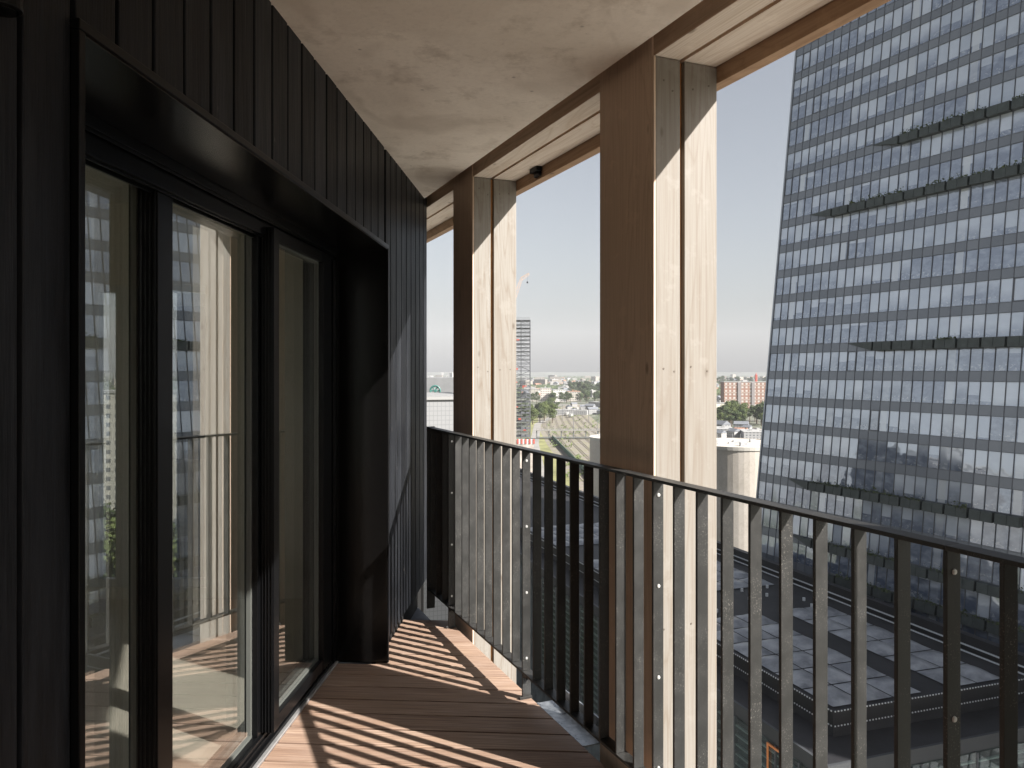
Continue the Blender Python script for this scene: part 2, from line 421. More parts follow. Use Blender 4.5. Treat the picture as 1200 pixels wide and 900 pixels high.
t = thing('apartment_building', (-4, -10, GZ), 'dark apartment building that carries the balcony, mirrored in the glass tower', 'building')
m = MB(); m.prism([(-7.4, -28), (-.95+.9, -28), (-.95-.05, -2.7), (-.65, 4.9), (-7.4, 4.9)], GZ, -.4); obj('wall', m, M['black_wood'], t)
m = MB(); m.prism([(-7.4, -28), (-.1, -28), (-.95-.05, -2.7), (-.65, 4.9), (-7.4, 4.9)], 2.95, 24); obj('upper_wall', m, M['black_wood'], t)
m = MB(); m.prism([(-7.4, -28), (-.1, -28), (-.95, -2.8), (-7.4, -2.8)], -.4, 2.95); obj('side_wall', m, M['black_wood'], t)
for fl_ in range(-14, 6):
    if fl_ in (-1, 0): continue
    for q in range(2):
        m = MB(); m.box(WORLD, 4.901, 4.95, -6.6+q*3, -4.6+q*3, .6+fl_*3.0, 2.6+fl_*3.0); obj('window', m, M['frame'], t)
# ------------------------------------------------------------------ room behind the glass
rm = MB()
rm.box(WORLD, 4.85, 5.0, -1.93, -1.10, 0, 2.5); rm.box(WORLD, 4.85, 5.0, -3.45, -1.93, 1.98, 2.5)
rm.box(WORLD, 4.85, 5.0, -3.45, -1.93, -.05, .07); rm.box(WORLD, 4.85, 5.0, -7.0, -3.45, 2.3, 2.5); rm.box(WORLD, 4.85, 5.0, -7.0, -3.45, -.05, .07); rm.box(WORLD, 4.85, 5.0, -3.6, -3.45, .07, 2.3)  # wide unseen opening left here to bring more daylight into the room
rm.box(WORLD, -2.6, 4.85, -7.15, -7.0, 0, .12); rm.box(WORLD, -2.6, 4.85, -7.15, -7.0, 2.4, 2.5); rm.box(WORLD, -2.75, -2.6, -7.0, -6.0, 0, 2.5); rm.box(WORLD, -2.75, -2.6, -2.5, -1.1, 0, 2.5)  # left side kept open so sky light brightens the room
rm.box(WALL, -2.6, S1+.0, -.42, -.09, 0, 2.5); rm.box(WALL, S2+.0, 4.86, -.25, -.09, 0, 2.5); rm.box(WALL, S1, S2, -.42, -.09, 2.11, 2.5)
o = obj('room_wall', rm, M['room_wall']); tag(o, 'beige plaster wall of the room seen through the glass door', 'wall')
rf = MB(); rf.prism([(-7.15, -2.75), (-1.30-.16, -2.75), (-1.30+.30, 5.0), (-7.15, 5.0)], -.05, -.002)
tag(obj('room_floor', rf, M['room_floor']), kind='structure')
rc = MB(); rc.prism([(-7.15, -2.75), (-1.14, -2.75), (-.72, 5.0), (-7.15, 5.0)], 2.5, 2.53)
tag(obj('room_ceiling', rc, simple('room_ceiling_white', (.62, .60, .55), .8)), kind='structure')
fn = MB(); fn.box(WORLD, 5.5, 6.6, -2.40, -1.75, -3, 2.6); fo = obj('outer_pier', fn, M['black_wood']); tag(fo, 'dark boarded pier outside the room window, right of the bright strip', 'wall')
t = thing('window_door', (-2.7, 4.9, 0), 'white framed glazed door with lever handle in the back wall of the room', 'window')
wf = MB()
for a, b in ((-3.45, -3.38), (-2.745, -2.62), (-2.515, -2.25), (-1.945, -1.931)): wf.box(WORLD, 4.87, 4.93, a, b, .07, 1.98)
for a, b in ((-3.38, -2.745), (-2.62, -2.515), (-2.25, -1.945)):
    wf.box(WORLD, 4.871, 4.929, a, b, .07, .12); wf.box(WORLD, 4.871, 4.929, a, b, 1.94, 1.98)
obj('frame', wf, M['white'], t, bevel=.003)
for a, b in ((-3.38, -2.745), (-2.62, -2.515), (-2.25, -1.945)):
    gg = MB(); gg.box(WORLD, 4.896, 4.904, a, b, .12, 1.94); obj('pane', gg, M['glass'], t)
for x in (-6.99, -5.85, -4.71, -3.66): fz_ = MB(); fz_.box(WORLD, 4.87, 4.93, x, x+.055, .07, 2.3); obj('frame', fz_, M['white'], t)  # frames of the unseen opening added to light the room
hh = MB(); hh.box(WORLD, 4.855, 4.869, -2.70, -2.665, .86, 1.06); hh.rod((-2.682, 4.865, 1.0), (-2.682, 4.81, 1.0), .009); hh.rod((-2.682, 4.815, 1.0), (-2.59, 4.815, 1.0), .009)
obj('handle', hh, M['bolt'], t)
sw = MB(); sw.box(WORLD, 4.842, 4.849, -1.56, -1.48, .98, 1.06); sk = obj('light_switch', sw, M['white'], bevel=.003)
tag(sk, 'small square white switch plate on the beige room wall', 'switch')

# ================================================================== TIMBER COLUMNS AND BEAM
def column(s0, s1, label):
    base = BEAM.p(s0, .12, -3.0)
    t = thing('timber_column', base, label, 'column', 'pale timber columns along the balcony edge')
    m = MB(); m.box(BEAM, s0, s1, .0055, .104, -6.0, 2.508); obj('plank', m, M['larch'], t, bevel=.002)
    m = MB(); m.box(BEAM, s0, s1, .1225, .259, -6.0, 2.508); obj('plank', m, M['larch'], t, bevel=.002)
    m = MB(); m.box(BEAM, s0+.018, s1-.018, .105, .1218, -6.0, 2.508); obj('core', m, M['core'], t)
    m = MB(); m.box(BEAM, s0+.012, s1, -.004, .005, -6.0, 2.64); m.box(BEAM, s0, s0+.0105, -.0035, .005, -6.0, 2.509)
    obj('lining_board', m, M['larch_in'], t, bevel=.001)
    m = MB()
    rr = random.Random(int(s0*100))
    for d in (.03, .08, .155, .22):
        for z in (2.42, 1.45, .55):
            zz = z+rr.uniform(-.03, .03); dd = d+rr.uniform(-.008, .008); m.rod(BEAM.p(s0-.0012, dd, zz), BEAM.p(s0+.002, dd, zz), .0035, 8)
    obj('screw_head', m, simple('screw_zinc', (.42, .38, .32), .4, .5) if 'screw' not in M else M['screw'], t)
M['screw'] = simple('screw_zinc', (.13, .11, .09), .5, .3)
column(-2.454, -2.093, 'timber column furthest behind the viewpoint, outside the picture')
column(-.693, -.331, 'timber column just behind the viewpoint, outside the picture')
column(1.068, 1.431, 'sunlit timber column seen only as a reflection in the middle glass pane')
column(2.829, 3.192, 'thick pale timber column, the larger one beside the glass tower')
column(4.590, 4.914, 'slimmer pale timber column near the far corner, left of the crane')
t = thing('timber_beam', BEAM.p(0, .12, 2.5), 'timber edge beam running over the columns under the concrete ceiling', 'beam')
m = MB(); m.box(BEAM, -3.0, 8.0, .004, .030, 2.512, 2.66); obj('fascia', m, M['larch_in_run'], t, bevel=.001)
m = MB(); m.box(BEAM, -3.0, 8.0, .004, .104, 2.5105, 2.5115); m.box(BEAM, -3, 8, .031, .104, 2.5118, 2.56); obj('soffit_plank', m, M['larch_run'], t)
m = MB(); m.box(BEAM, -3.0, 8.0, .122, .258, 2.5105, 2.56); obj('soffit_plank', m, M['larch_run'], t, bevel=.001)
m = MB(); m.box(BEAM, -3.0, 8.0, .105, .121, 2.522, 2.56); obj('core', m, M['core'], t)
m = MB(); m.box(BEAM, -3.0, 8.0, .2605, .310, 2.452, 2.66); obj('outer_board', m, wood('outer_board_wood', (.42, .28, .18), (.2, .11, .06), RA, False), t, bevel=.002)
m = MB()
for s in (3.22, 4.25):
    m.box(BEAM, s, s+.09, .225, .257, 2.486, 2.5102); m.box(BEAM, s+.01, s+.08, .244, .2602, 2.464, 2.4855)
m.box(BEAM, 3.27, 3.34, .19, .257, 2.489, 2.5101)
obj('fixing_clip', m, M['frame'], t, bevel=.003)

# galvanised angle beyond the deck edge
t = thing('steel_ledge', RAIL.p(2, .07, 0), 'galvanised steel ledge along the deck edge between the timber columns', 'ledge')
for s0, s1 in ((1.45, 2.80), (3.20, 3.62), (-.315, 1.04)):
    m = MB(); m.box(RAIL, s0, s1, .062, .16, -.012, -.006); m.box(RAIL, s0, s1, .050, .0615, -.16, -.004)
    m.box(RAIL, s0, s1, .16, .166, -.012, .055)
    obj('angle', m, M['galv'], t)

# ================================================================== RAILING
t = thing('railing', RAIL.p(2, .02, 0), 'black steel balcony railing of flat vertical bars', 'railing')
P0, PP = 2.655, .1129
RE = 5.08
def rl(z0, z1, name, cuts):
    e = [-2.4]+cuts+[RE]
    for a, b in zip(e[:-1], e[1:]):
        m = MB(); m.box(RAIL, a+.0008, b-.0008, 0, .045, z0, z1); obj(name, m, M['rail'], t, bevel=.0012)
cuts = [P0-.005+9*PP*k for k in (-4, -3, -2, -1, 0, 1, 2)]
rl(1.09, 1.10, 'handrail', cuts); rl(.116, .126, 'bottom_rail', cuts)
i = -44
while P0+i*PP < RE+.001:
    s = P0+i*PP
    m = MB(); zlo = .1265
    m.box(RAIL, s-.0095, s, .003, .041, zlo, 1.0895)
    b_ = obj('baluster', m, M['rail'], t, bevel=.001)
    if i % 9 == 0:
        q = MB()
        for z in (1.047, .758, .468, .18):
            q.rod(RAIL.p(s-.0098, .022, z), RAIL.p(s-.0125, .022, z), .0062, 12, .0052)
            q.rod(RAIL.p(s-.0126, .022, z), RAIL.p(s-.0135, .022, z), .0024, 6)
        obj('bolt', q, M['bolt'], b_)
        q = MB(); q.box(RAIL, s-.0096, s-.0002, .003, .043, .012, .1155)
        q.box(RAIL, s-.0096, s-.0002, -.010, .050, -.004, .0115); q.box(RAIL, s-.045, s-.0098, .004, .042, .1, .1155)
        obj('foot', q, M['rail'], t, bevel=.001)
    i += 1
m = MB(); m.box(RAIL, RE-.012, RE, -.002, .047, .0, 1.104); obj('end_post', m, M['rail'], t, bevel=.001)

# wall lamp in the upper left corner
wl = px(2, 2, 1.165)
t = thing('wall_lamp', (wl.x, wl.y, wl.z), 'small black cylindrical lamp high on the left boards', 'lamp')
m = MB(); m.rod(wl+Vector((0, 0, -.012)), wl+Vector((0, 0, .09)), .028, 24); obj('lamp_body', m, M['frame'], t, bevel=.002)
m = MB(); m.rod(wl+Vector((0, 0, -.0125)), wl+Vector((0, 0, -.0145)), .022, 24); obj('lens', m, M['reveal'], t)
m = MB(); m.box(WORLD, wl.y-.01, wl.y+.01, wl.x-.10, wl.x-.02, wl.z+.02, wl.z+.05); obj('bracket', m, M['frame'], t)

# ================================================================== GLASS TOWER
LEAN = .116; FH = 3.66; SPH = 1.11; MOD = 1.365; SL = 123.4
def tp(s, z, out=0.0):            # z above the camera level, on the leaning facade
    return TOW.p(s, out-LEAN*z, CAMZ+z)
NMOD = 74; J0, J1 = -14, 17
t = thing('glass_tower', TOW.p(80, -15, GZ), 'tall leaning grey glass office tower with dark planter ledges', 'building')
ZB, ZT = J0*FH-SPH, J1*FH
SR = SL-NMOD*MOD
def tower_pane_mat():
    k = NT('tower_glass'); uv = k.n('UVMap'); sep = k.n('SeparateXYZ'); k.l(uv.outputs[0], sep.inputs[0])
    fx, fy = k.math('FLOOR', sep.outputs[0]), k.math('FLOOR', sep.outputs[1])
    u, v = k.math('FRACT', sep.outputs[0]), k.math('FRACT', sep.outputs[1])
    cb = k.n('CombineXYZ'); k.l(fx, cb.inputs[0]); k.l(fy, cb.inputs[1])
    wn = k.n('TexWhiteNoise'); wn.noise_dimensions = '3D'; k.l(cb.outputs[0], wn.inputs['Vector'])
    cb2 = k.n('CombineXYZ'); k.l(k.math('FLOOR', k.math('MULTIPLY', fx, .26)), cb2.inputs[0]); k.l(fy, cb2.inputs[1]); cb2.inputs[2].default_value = 5
    wn2 = k.n('TexWhiteNoise'); wn2.noise_dimensions = '3D'; k.l(cb2.outputs[0], wn2.inputs['Vector'])
    sc = k.n('SeparateColor'); k.l(wn.outputs['Color'], sc.inputs[0])
    # blinds drawn by bay; soft edges paint the ceiling reflection fading down the pane
    h = k.math('ADD', k.math('MULTIPLY', wn2.outputs['Value'], 1.5), k.math('MULTIPLY', sc.outputs[0], .35))   # 0..1.7
    dv = k.math('SUBTRACT', v, k.math('SUBTRACT', 1.25, k.math('MULTIPLY', h, .85)))
    soft = k.math('ADD', 1.6, k.math('MULTIPLY', k.math('GREATER_THAN', sc.outputs[2], .55), 30.0))
    bn = k.math('MULTIPLY', dv, soft); k.t.nodes[-1].use_clamp = True; blind_refl = bn
    col = k.math('LESS_THAN', k.math('ABSOLUTE', k.math('SUBTRACT', u, .45)), .30)
    iscol = k.math('COMPARE', k.math('MODULO', fx, 6.0), 2.0); 
    k.t.nodes[-1].inputs[2].default_value = .2
    iscol = k.math('MULTIPLY', iscol, col)
    n1 = k.noise(k.pos((.8, .8, 1.3)), 1, 2, .5)
    dark = k.mix((.11, .135, .19), (.25, .285, .35), k.ramp(n1, [(.42, 0), (.7, 1)]))
    bl = k.mix((.48, .53, .60), (.70, .74, .80), sc.outputs[1])
    c = k.mix(dark, bl, k.math('MULTIPLY', blind_refl, .8))
    c = k.mix(c, (.62, .64, .65), k.math('MULTIPLY', iscol, k.math('MULTIPLY', sc.outputs[2], 1.0)))
    desk = k.math('MULTIPLY', k.math('LESS_THAN', v, .3), k.math('GREATER_THAN', k.noise(k.pos((2.6, 2.6, 3.5)), 1, 3, .5), .60))
    c = k.mix(c, (.5, .51, .52), k.math('MULTIPLY', desk, .5))
    t = k.t; k.l(c, k.b.inputs['Base Color']); k.b.inputs['Roughness'].default_value = .5
    k.b.inputs['Specular IOR Level'].default_value = 0
    gl = k.n('BsdfGlossy'); gl.inputs['Roughness'].default_value = .03; gl.inputs['Color'].default_value = (.80, .84, .90, 1)
    gg = k.n('NewGeometry'); sb = k.n('VectorMath'); sb.operation = 'SUBTRACT'; k.l(wn.outputs['Color'], sb.inputs[0]); sb.inputs[1].default_value = (.5, .5, .5)
    nz = k.n('TexNoise'); nz.inputs['Scale'].default_value = .9; nz.inputs['Detail'].default_value = 1; k.l(gg.outputs['Position'], nz.inputs['Vector'])
    sb2 = k.n('VectorMath'); sb2.operation = 'SUBTRACT'; k.l(nz.outputs['Color'], sb2.inputs[0]); sb2.inputs[1].default_value = (.5, .5, .5)
    s1_ = k.n('VectorMath'); s1_.operation = 'SCALE'; s1_.inputs['Scale'].default_value = .05; k.l(sb.outputs[0], s1_.inputs[0])
    s2_ = k.n('VectorMath'); s2_.operation = 'SCALE'; s2_.inputs['Scale'].default_value = .035; k.l(sb2.outputs[0], s2_.inputs[0])
    a1 = k.n('VectorMath'); a1.operation = 'ADD'; k.l(gg.outputs['Normal'], a1.inputs[0]); k.l(s1_.outputs[0], a1.inputs[1])
    a2 = k.n('VectorMath'); a2.operation = 'ADD'; k.l(a1.outputs[0], a2.inputs[0]); k.l(s2_.outputs[0], a2.inputs[1])
    nn_ = k.n('VectorMath'); nn_.operation = 'NORMALIZE'; k.l(a2.outputs[0], nn_.inputs[0]); k.l(nn_.outputs[0], gl.inputs['Normal'])
    lw = k.n('LayerWeight'); lw.inputs['Blend'].default_value = .5
    fz = k.math('ADD', k.math('MULTIPLY', k.math('POWER', lw.outputs['Facing'], 3.0), .75), .30)
    mx = k.n('MixShader'); k.l(fz, mx.inputs[0]); k.l(k.b.outputs[0], mx.inputs[1]); k.l(gl.outputs[0], mx.inputs[2]); k.l(mx.outputs[0], k.out.inputs['Surface'])
    return k.m
M['tpane'] = tower_pane_mat()
def spandrel_mat():
    k = NT('tower_spandrel'); uv = k.n('UVMap'); wn = k.n('TexWhiteNoise'); wn.noise_dimensions = '2D'
    fl = k.n('VectorMath'); fl.operation = 'FLOOR'; k.l(uv.outputs[0], fl.inputs[0]); k.l(fl.outputs[0], wn.inputs['Vector'])
    k.l(k.mix((.185, .20, .225), (.225, .24, .265), wn.outputs['Value']), k.b.inputs['Base Color']); k.b.inputs['Roughness'].default_value = .25
    k.b.inputs['Metallic'].default_value = .2; return k.m
M['spandrel'] = spandrel_mat()
M['mullion'] = simple('tower_mullion', (.12, .125, .14), .45, .3)
body = MB()
SHX = SL-.02
body.hexa([tp(SR+.02, ZB, -.35), tp(SR+.02, ZB, -28), tp(SHX, ZB, -28), tp(SHX, ZB, -.35),
           tp(SR+.02, ZT, -.35), tp(SR+.02, ZT, -28), tp(SHX, ZT, -28), tp(SHX, ZT, -.35)])
obj('body', body, simple('tower_body', (.18, .19, .21), .4), t)
def cell_quads(mb, i, z0, z1, j, out, inset):
    sa, sb = SL-i*MOD-inset, SL-(i+1)*MOD+inset
    a, b, c, d = tp(sa, z0, out), tp(sb, z0, out), tp(sb, z1, out), tp(sa, z1, out)
    e = .02
    mb.quad(a, b, c, d, [(i+e, j+e), (i+1-e, j+e), (i+1-e, j+1-e), (i+e, j+1-e)])
sp = MB()
for j in range(J0, J1+1):
    for i in range(NMOD): cell_quads(sp, i, j*FH-SPH, j*FH, j+40, .0, 0)
tag(obj('spandrel', sp, M['spandrel'], t), kind='stuff')
# windows: the hundred that show largest are parts of their own, the rest one part
cand = []
for j in range(J0, J1):
    for i in range(NMOD):
        p = tp(SL-(i+.5)*MOD, j*FH+1.3); x = 600+F*p.x/p.y; y = HZ-F*(p.z-CAMZ)/p.y
        vis = 845 < x < 1200 and 0 < y < (577+(x-850)*.236)
        cand.append((-(1/p.y) if vis else 1+p.y, i, j))
cand.sort(); big = set((i, j) for _, i, j in cand[:100])
rest = MB()
for j in range(J0, J1):
    for i in range(NMOD):
        if (i, j) in big:
            m = MB(); cell_quads(m, i, j*FH, j*FH+FH-SPH, j+40, -.05, 0)
            m.hexa([tp(SL-i*MOD, j*FH, -.30), tp(SL-(i+1)*MOD, j*FH, -.30), tp(SL-(i+1)*MOD, j*FH, -.06), tp(SL-i*MOD, j*FH, -.06),
                    tp(SL-i*MOD, j*FH+.1, -.30), tp(SL-(i+1)*MOD, j*FH+.1, -.30), tp(SL-(i+1)*MOD, j*FH+.1, -.06), tp(SL-i*MOD, j*FH+.1, -.06)])
            obj('window', m, M['tpane'], t)
        else: cell_quads(rest, i, j*FH, j*FH+FH-SPH, j+40, -.05, 0)
tag(obj('window', rest, M['tpane'], t), kind='stuff')
mu = MB()
for i in range(NMOD+1):
    s = SL-i*MOD; hw = .03
    mu.hexa([tp(s-hw, ZB, -.1), tp(s-hw, ZB, .045), tp(s+hw, ZB, .045), tp(s+hw, ZB, -.1), tp(s-hw, ZT, -.1), tp(s-hw, ZT, .045), tp(s+hw, ZT, .045), tp(s+hw, ZT, -.1)])
for j in range(J0, J1+1):
    for z in (j*FH, j*FH-SPH):
        hh_ = .028
        mu.hexa([tp(SL, z-hh_, -.1), tp(SL, z-hh_, .035), tp(SR, z-hh_, .035), tp(SR, z-hh_, -.1), tp(SL, z+hh_, -.1), tp(SL, z+hh_, .035), tp(SR, z+hh_, .035), tp(SR, z+hh_, -.1)])
rr = random.Random(11)
for _ in range(46):                     # opening lights with a heavier frame
    i, j = rr.randrange(NMOD), rr.randrange(J0, J1)
    a, b = SL-i*MOD-.05, SL-(i+1)*MOD+.05; z0, z1 = j*FH+.03, j*FH+FH-SPH-.03
    for (p0, p1, q0, q1) in ((a, a-.07, z0, z1), (b, b+.07, z0, z1), (a, b, z0, z0+.08), (a, b, z1-.08, z1)):
        mu.hexa([tp(p0, q0, -.08), tp(p0, q0, .03), tp(p1, q0, .03), tp(p1, q0, -.08), tp(p0, q1, -.08), tp(p0, q1, .03), tp(p1, q1, .03), tp(p1, q1, -.08)])
obj('mullion_grid', mu, M['mullion'], t)
ed = MB(); ed.hexa([tp(SL, ZB, -.4), tp(SL, ZB, .12), tp(SL+.22, ZB, .12), tp(SL+.22, ZB, -.4), tp(SL, ZT, -.4), tp(SL, ZT, .12), tp(SL+.22, ZT, .12), tp(SL+.22, ZT, -.4)])
obj('corner_trim', ed, simple('corner_trim', (.38, .40, .43), .4, .4), t)
# planter ledges
def on_facade(x, y):
    """(s, z) of the facade point seen at pixel x, y"""
    dx, dy, dz = (x-600)/F, 1.0, (HZ-y)/F
    # plane: (P-o).n = -LEAN*z ; P = Y*(dx,1,dz)
    n_ = TOW.n; k_ = TOW.o.dot(n_); Y = k_/(dx*n_.x+dy*n_.y+LEAN*dz)
    P = Vector((dx*Y, Y, 0)); return (P-TOW.o).dot(TOW.u), dz*Y
M['planter'] = simple('dark_planter', (.055, .065, .062), .55, 0, .25, 1.2)
M['plant'] = simple('planter_plants', (.075, .095, .045), .9, 0, .5, 3)
def ledge(j, i0, i1, plants):
    """planter boxes two modules long on spandrel j from module i0 to i1, after a wedge three modules long"""
    z0, z1 = j*FH-SPH+.03, j*FH-.02; dep = .75
    m = MB(); a, b = SL-i0*MOD, SL-(i0+3)*MOD
    m.hexa([tp(a, z1-.1, .11), tp(a, z1-.1, .12), tp(b, z0, dep), tp(b, z0, .11), tp(a, z1-.05, .11), tp(a, z1-.05, .12), tp(b, z1, dep), tp(b, z1, .11)])
    obj('ledge_wedge', m, M['planter'], t)
    i = i0+3; r2 = random.Random(j*7+i0)
    while i < i1:
        a, b = SL-i*MOD-.26, SL-(i+2)*MOD+.02
        m = MB()
        mid = (a+b)/2
        for p, q in ((a, mid+.02), (mid-.02, b)):
            m.hexa([tp(p, z0, .11), tp(p, z0, dep), tp(q, z0, dep), tp(q, z0, .11), tp(p, z1, .11), tp(p, z1, dep), tp(q, z1, dep), tp(q, z1, .11)])
        pl = obj('planter', m, M['planter'], t)
        if r2.random() < plants:
            g_ = MB()
            for _ in range(70):
                s = r2.uniform(b, a); o_ = r2.uniform(.3, .95); hgt = r2.random()**2*.6+.05
                c = tp(s, z1+r2.uniform(0, hgt), o_); sz = r2.uniform(.06, .16)
                v1 = Vector((r2.uniform(-1, 1), r2.uniform(-1, 1), r2.uniform(-1, 1)))*sz; v2 = Vector((r2.uniform(-1, 1), r2.uniform(-1, 1), r2.uniform(-1, 1)))*sz
                g_.quad(c-v1, c-v2, c+v1, c+v2)
            obj('shrub', g_, M['plant'], pl)
        i += 2
def tip(x, y):
    s, z = on_facade(x, y); return int(round((SL-s)/MOD)), int(round(z/FH))
TIPS = [((1023, 172), 60, .6), ((952, 252), 60, .7), ((997, 402), 60, .45), ((926, 562), None, .8), ((930, 636), 60, .7), ((955, 672), 60, .7)]
iend = int(round((SL-on_facade(1182, 618)[0])/MOD))
for (pt, e, pl) in TIPS:
    i0, j = tip(*pt); print('LEDGE', pt, i0, j, (on_facade(*pt)[1]+SPH*.4)/FH); ledge(j, i0, e or iend, pl)

# ================================================================== BLACK HALL WITH CUSHION ROOF
HZR = CAMZ-26
def b2d(b): return b*.9487     # lateral offset at y=0 -> distance square to the hall axis
bN, bF = 44.0, 65.0
dN, dF = b2d(bN), b2d(bF)
C = px(975, 835, 58.5); sC = (Vector((C.x, C.y, 0))-HALL.o).dot(HALL.u)
sE = sC+150
t = thing('exhibition_hall', HALL.p(sC, dN, GZ), 'low black hall below the balcony with pale inflated roof cushions', 'building')
M['hall'] = simple('hall_black', (.012, .012, .014), .45, 0, .3, .7)
M['hallr'] = simple('hall_roof_dark', (.018, .018, .021), .6, 0, .5, .35)
m = MB(); m.box(HALL, sC, sE, dN, dF+1.5, HZR-4, HZR-.15); obj('roof', m, M['hallr'], t)
m = MB(); m.box(HALL, sC-.1, sE, dN-.12, dN-.002, HZR-1.05, HZR+.12); m.box(HALL, sC-.12, sC-.002, dN, dF+1.5, HZR-1.06, HZR+.12); obj('upstand', m, M['hall'], t)
m = MB(); m.box(HALL, sC, sE, dF+1.51, dF+2.3, HZR-.3, HZR+1.25); obj('parapet', m, M['hall'], t)
M['stripe'] = simple('pale_metal', (.62, .64, .66), .4, .2)
m = MB(); m.box(HALL, sC, sE, dF+.55, dF+.67, HZR+.02, HZR+.13); m.box(HALL, sC, sE, dF+1.38, dF+1.505, HZR+.30, HZR+.42); obj('pipe_rail', m, M['stripe'], t)
m = MB()
k_ = 0
for z in (HZR+.125, HZR-1.0):
    s = sC
    while s < sC+70: m.box(HALL, s, s+.11, dN-.17, dN-.121, z-.07, z+.03); s += .3
    d = dN
    while d < dF+1.4: m.box(HALL, sC-.17, sC-.121, d, d+.11, z-.07, z+.03); d += .3
obj('bracket_row', m, M['stripe'], t)
# lower apron roof and facade
AP = 3.3
m = MB(); m.box(HALL, sC-AP, sE, dN-AP, dF+6, HZR-4.2, HZR-1.9) ; obj('apron_roof', m, M['hallr'], t)
m = MB(); m.box(HALL, sC-AP-.25, sE, dN-AP-.25, dN-AP-.002, HZR-2.9, HZR-1.82); m.box(HALL, sC-AP-.25, sC-AP-.002, dN-AP, dF+6, HZR-2.9, HZR-1.82)
obj('cornice', m, simple('hall_cornice', (.05, .053, .058), .5, 0, .1, .4), t)
m = MB(); m.box(HALL, sC-AP, sE, dN-AP, dF+6, GZ, HZR-2.9); obj('core', m, simple('hall_inside', (.10, .115, .12), .7, 0, .6, .5), t)
M['hglass'] = glass('hall_glass', .12, (.75, .82, .80))
M['louvre'] = simple('louvre_white', (.55, .58, .58), .5)
nw = 0
for row in range(2):
    z1 = HZR-2.95-row*6.2; z0 = z1-5.9
    for q in range(22):
        s0 = sC-AP+q*2.7
        m = MB(); m.box(HALL, s0+.08, s0+2.62, dN-AP-.36, dN-AP-.32, z0, z1); w_ = obj('window', m, M['hglass'], t)
        m = MB()
        for v in range(7): m.box(HALL, s0+.1, s0+2.6, dN-AP-.28, dN-AP-.06, z0+.3+v*.8, z0+.42+v*.8)
        obj('louvre', m, M['louvre'], w_)
        m = MB(); m.box(HALL, s0-.06, s0+.07, dN-AP-.40, dN-AP-.05, z0-.2, z1); obj('mullion', m, M['spandrel'] if 0 else M['mullion'], w_)
    for q in range(9):
        d0 = dN-AP+q*2.7
        m = MB(); m.box(HALL, sC-AP-.36, sC-AP-.32, d0+.08, d0+2.62, z0, z1); w_ = obj('window', m, M['hglass'], t)
        m = MB()
        for v in range(7): m.box(HALL, sC-AP-.28, sC-AP-.06, d0+.1, d0+2.6, z0+.3+v*.8, z0+.42+v*.8)
        obj('louvre', m, M['louvre'], w_)
        m = MB(); m.box(HALL, sC-AP-.40, sC-AP-.05, d0-.06, d0+.07, z0-.2, z1); obj('mullion', m, M['mullion'], w_)
m = MB(); os_ = sC+.9
for a, b, z0, z1 in ((os_, os_+.16, HZR-7, HZR-3.2), (os_+1.9, os_+2.06, HZR-7, HZR-3.2), (os_, os_+2.06, HZR-3.2, HZR-3.04)):
    m.box(HALL, a, b, dN-AP-.52, dN-AP-.42, z0, z1)
obj('orange_frame', m, simple('orange_paint', (.75, .28, .10), .5), t)
# cushions
def cushion_mat():
    k = NT('roof_cushion'); f = k.noise(k.pos((.5, .5, .5)), 1, 4, .6)
    k.l(k.ramp(f, [(.35, (.15, .16, .18)), (.65, (.36, .375, .40))]), k.b.inputs['Base Color']); k.b.inputs['Roughness'].default_value = .28
    return k.m
M['cushion'] = cushion_mat()
def cushion(s0, s1, d0, d1):
    N = 6; m = MB()
    for a in range(N+1):
        for b in range(N+1):
            u, v = a/N, b/N; hh_ = .42*(math.sin(math.pi*u)*math.sin(math.pi*v))**.6
            m.v.append(HALL.p(s0+(s1-s0)*u, d0+(d1-d0)*v, HZR-.06+hh_))
    for a in range(N):
        for b in range(N): i = a*(N+1)+b; m.f.append((i, i+N+1, i+N+2, i+1))
    o = obj('roof_cushion', m, M['cushion'], t, smooth=True); return o
cw = (dF-dN-2.2)/6
cnt = 0
for s0, nrow in ((sC+.8, 6), (sC+31, 5), (sC+58, 4)):
    for r_ in range(nrow):
        for c in range(6):
            if c == 3 and s0 < sC+30 and r_ < 6: 
                continue
            cushion(s0+r_*3.6+.08, s0+r_*3.6+3.52, dN+.7+c*cw+.06, dN+.7+(c+1)*cw-.06); cnt += 1
print('CUSHIONS', cnt)
m = MB(); rr = random.Random(5)
for _ in range(16):
    c = HALL.p(sC+rr.uniform(22.5, 30.5), rr.uniform(dN+2, dF-1), HZR-.15); m.rod(c, c+Vector((0, 0, .35)), .16, 10)
obj('roof_vent', m, M['stripe'], t)

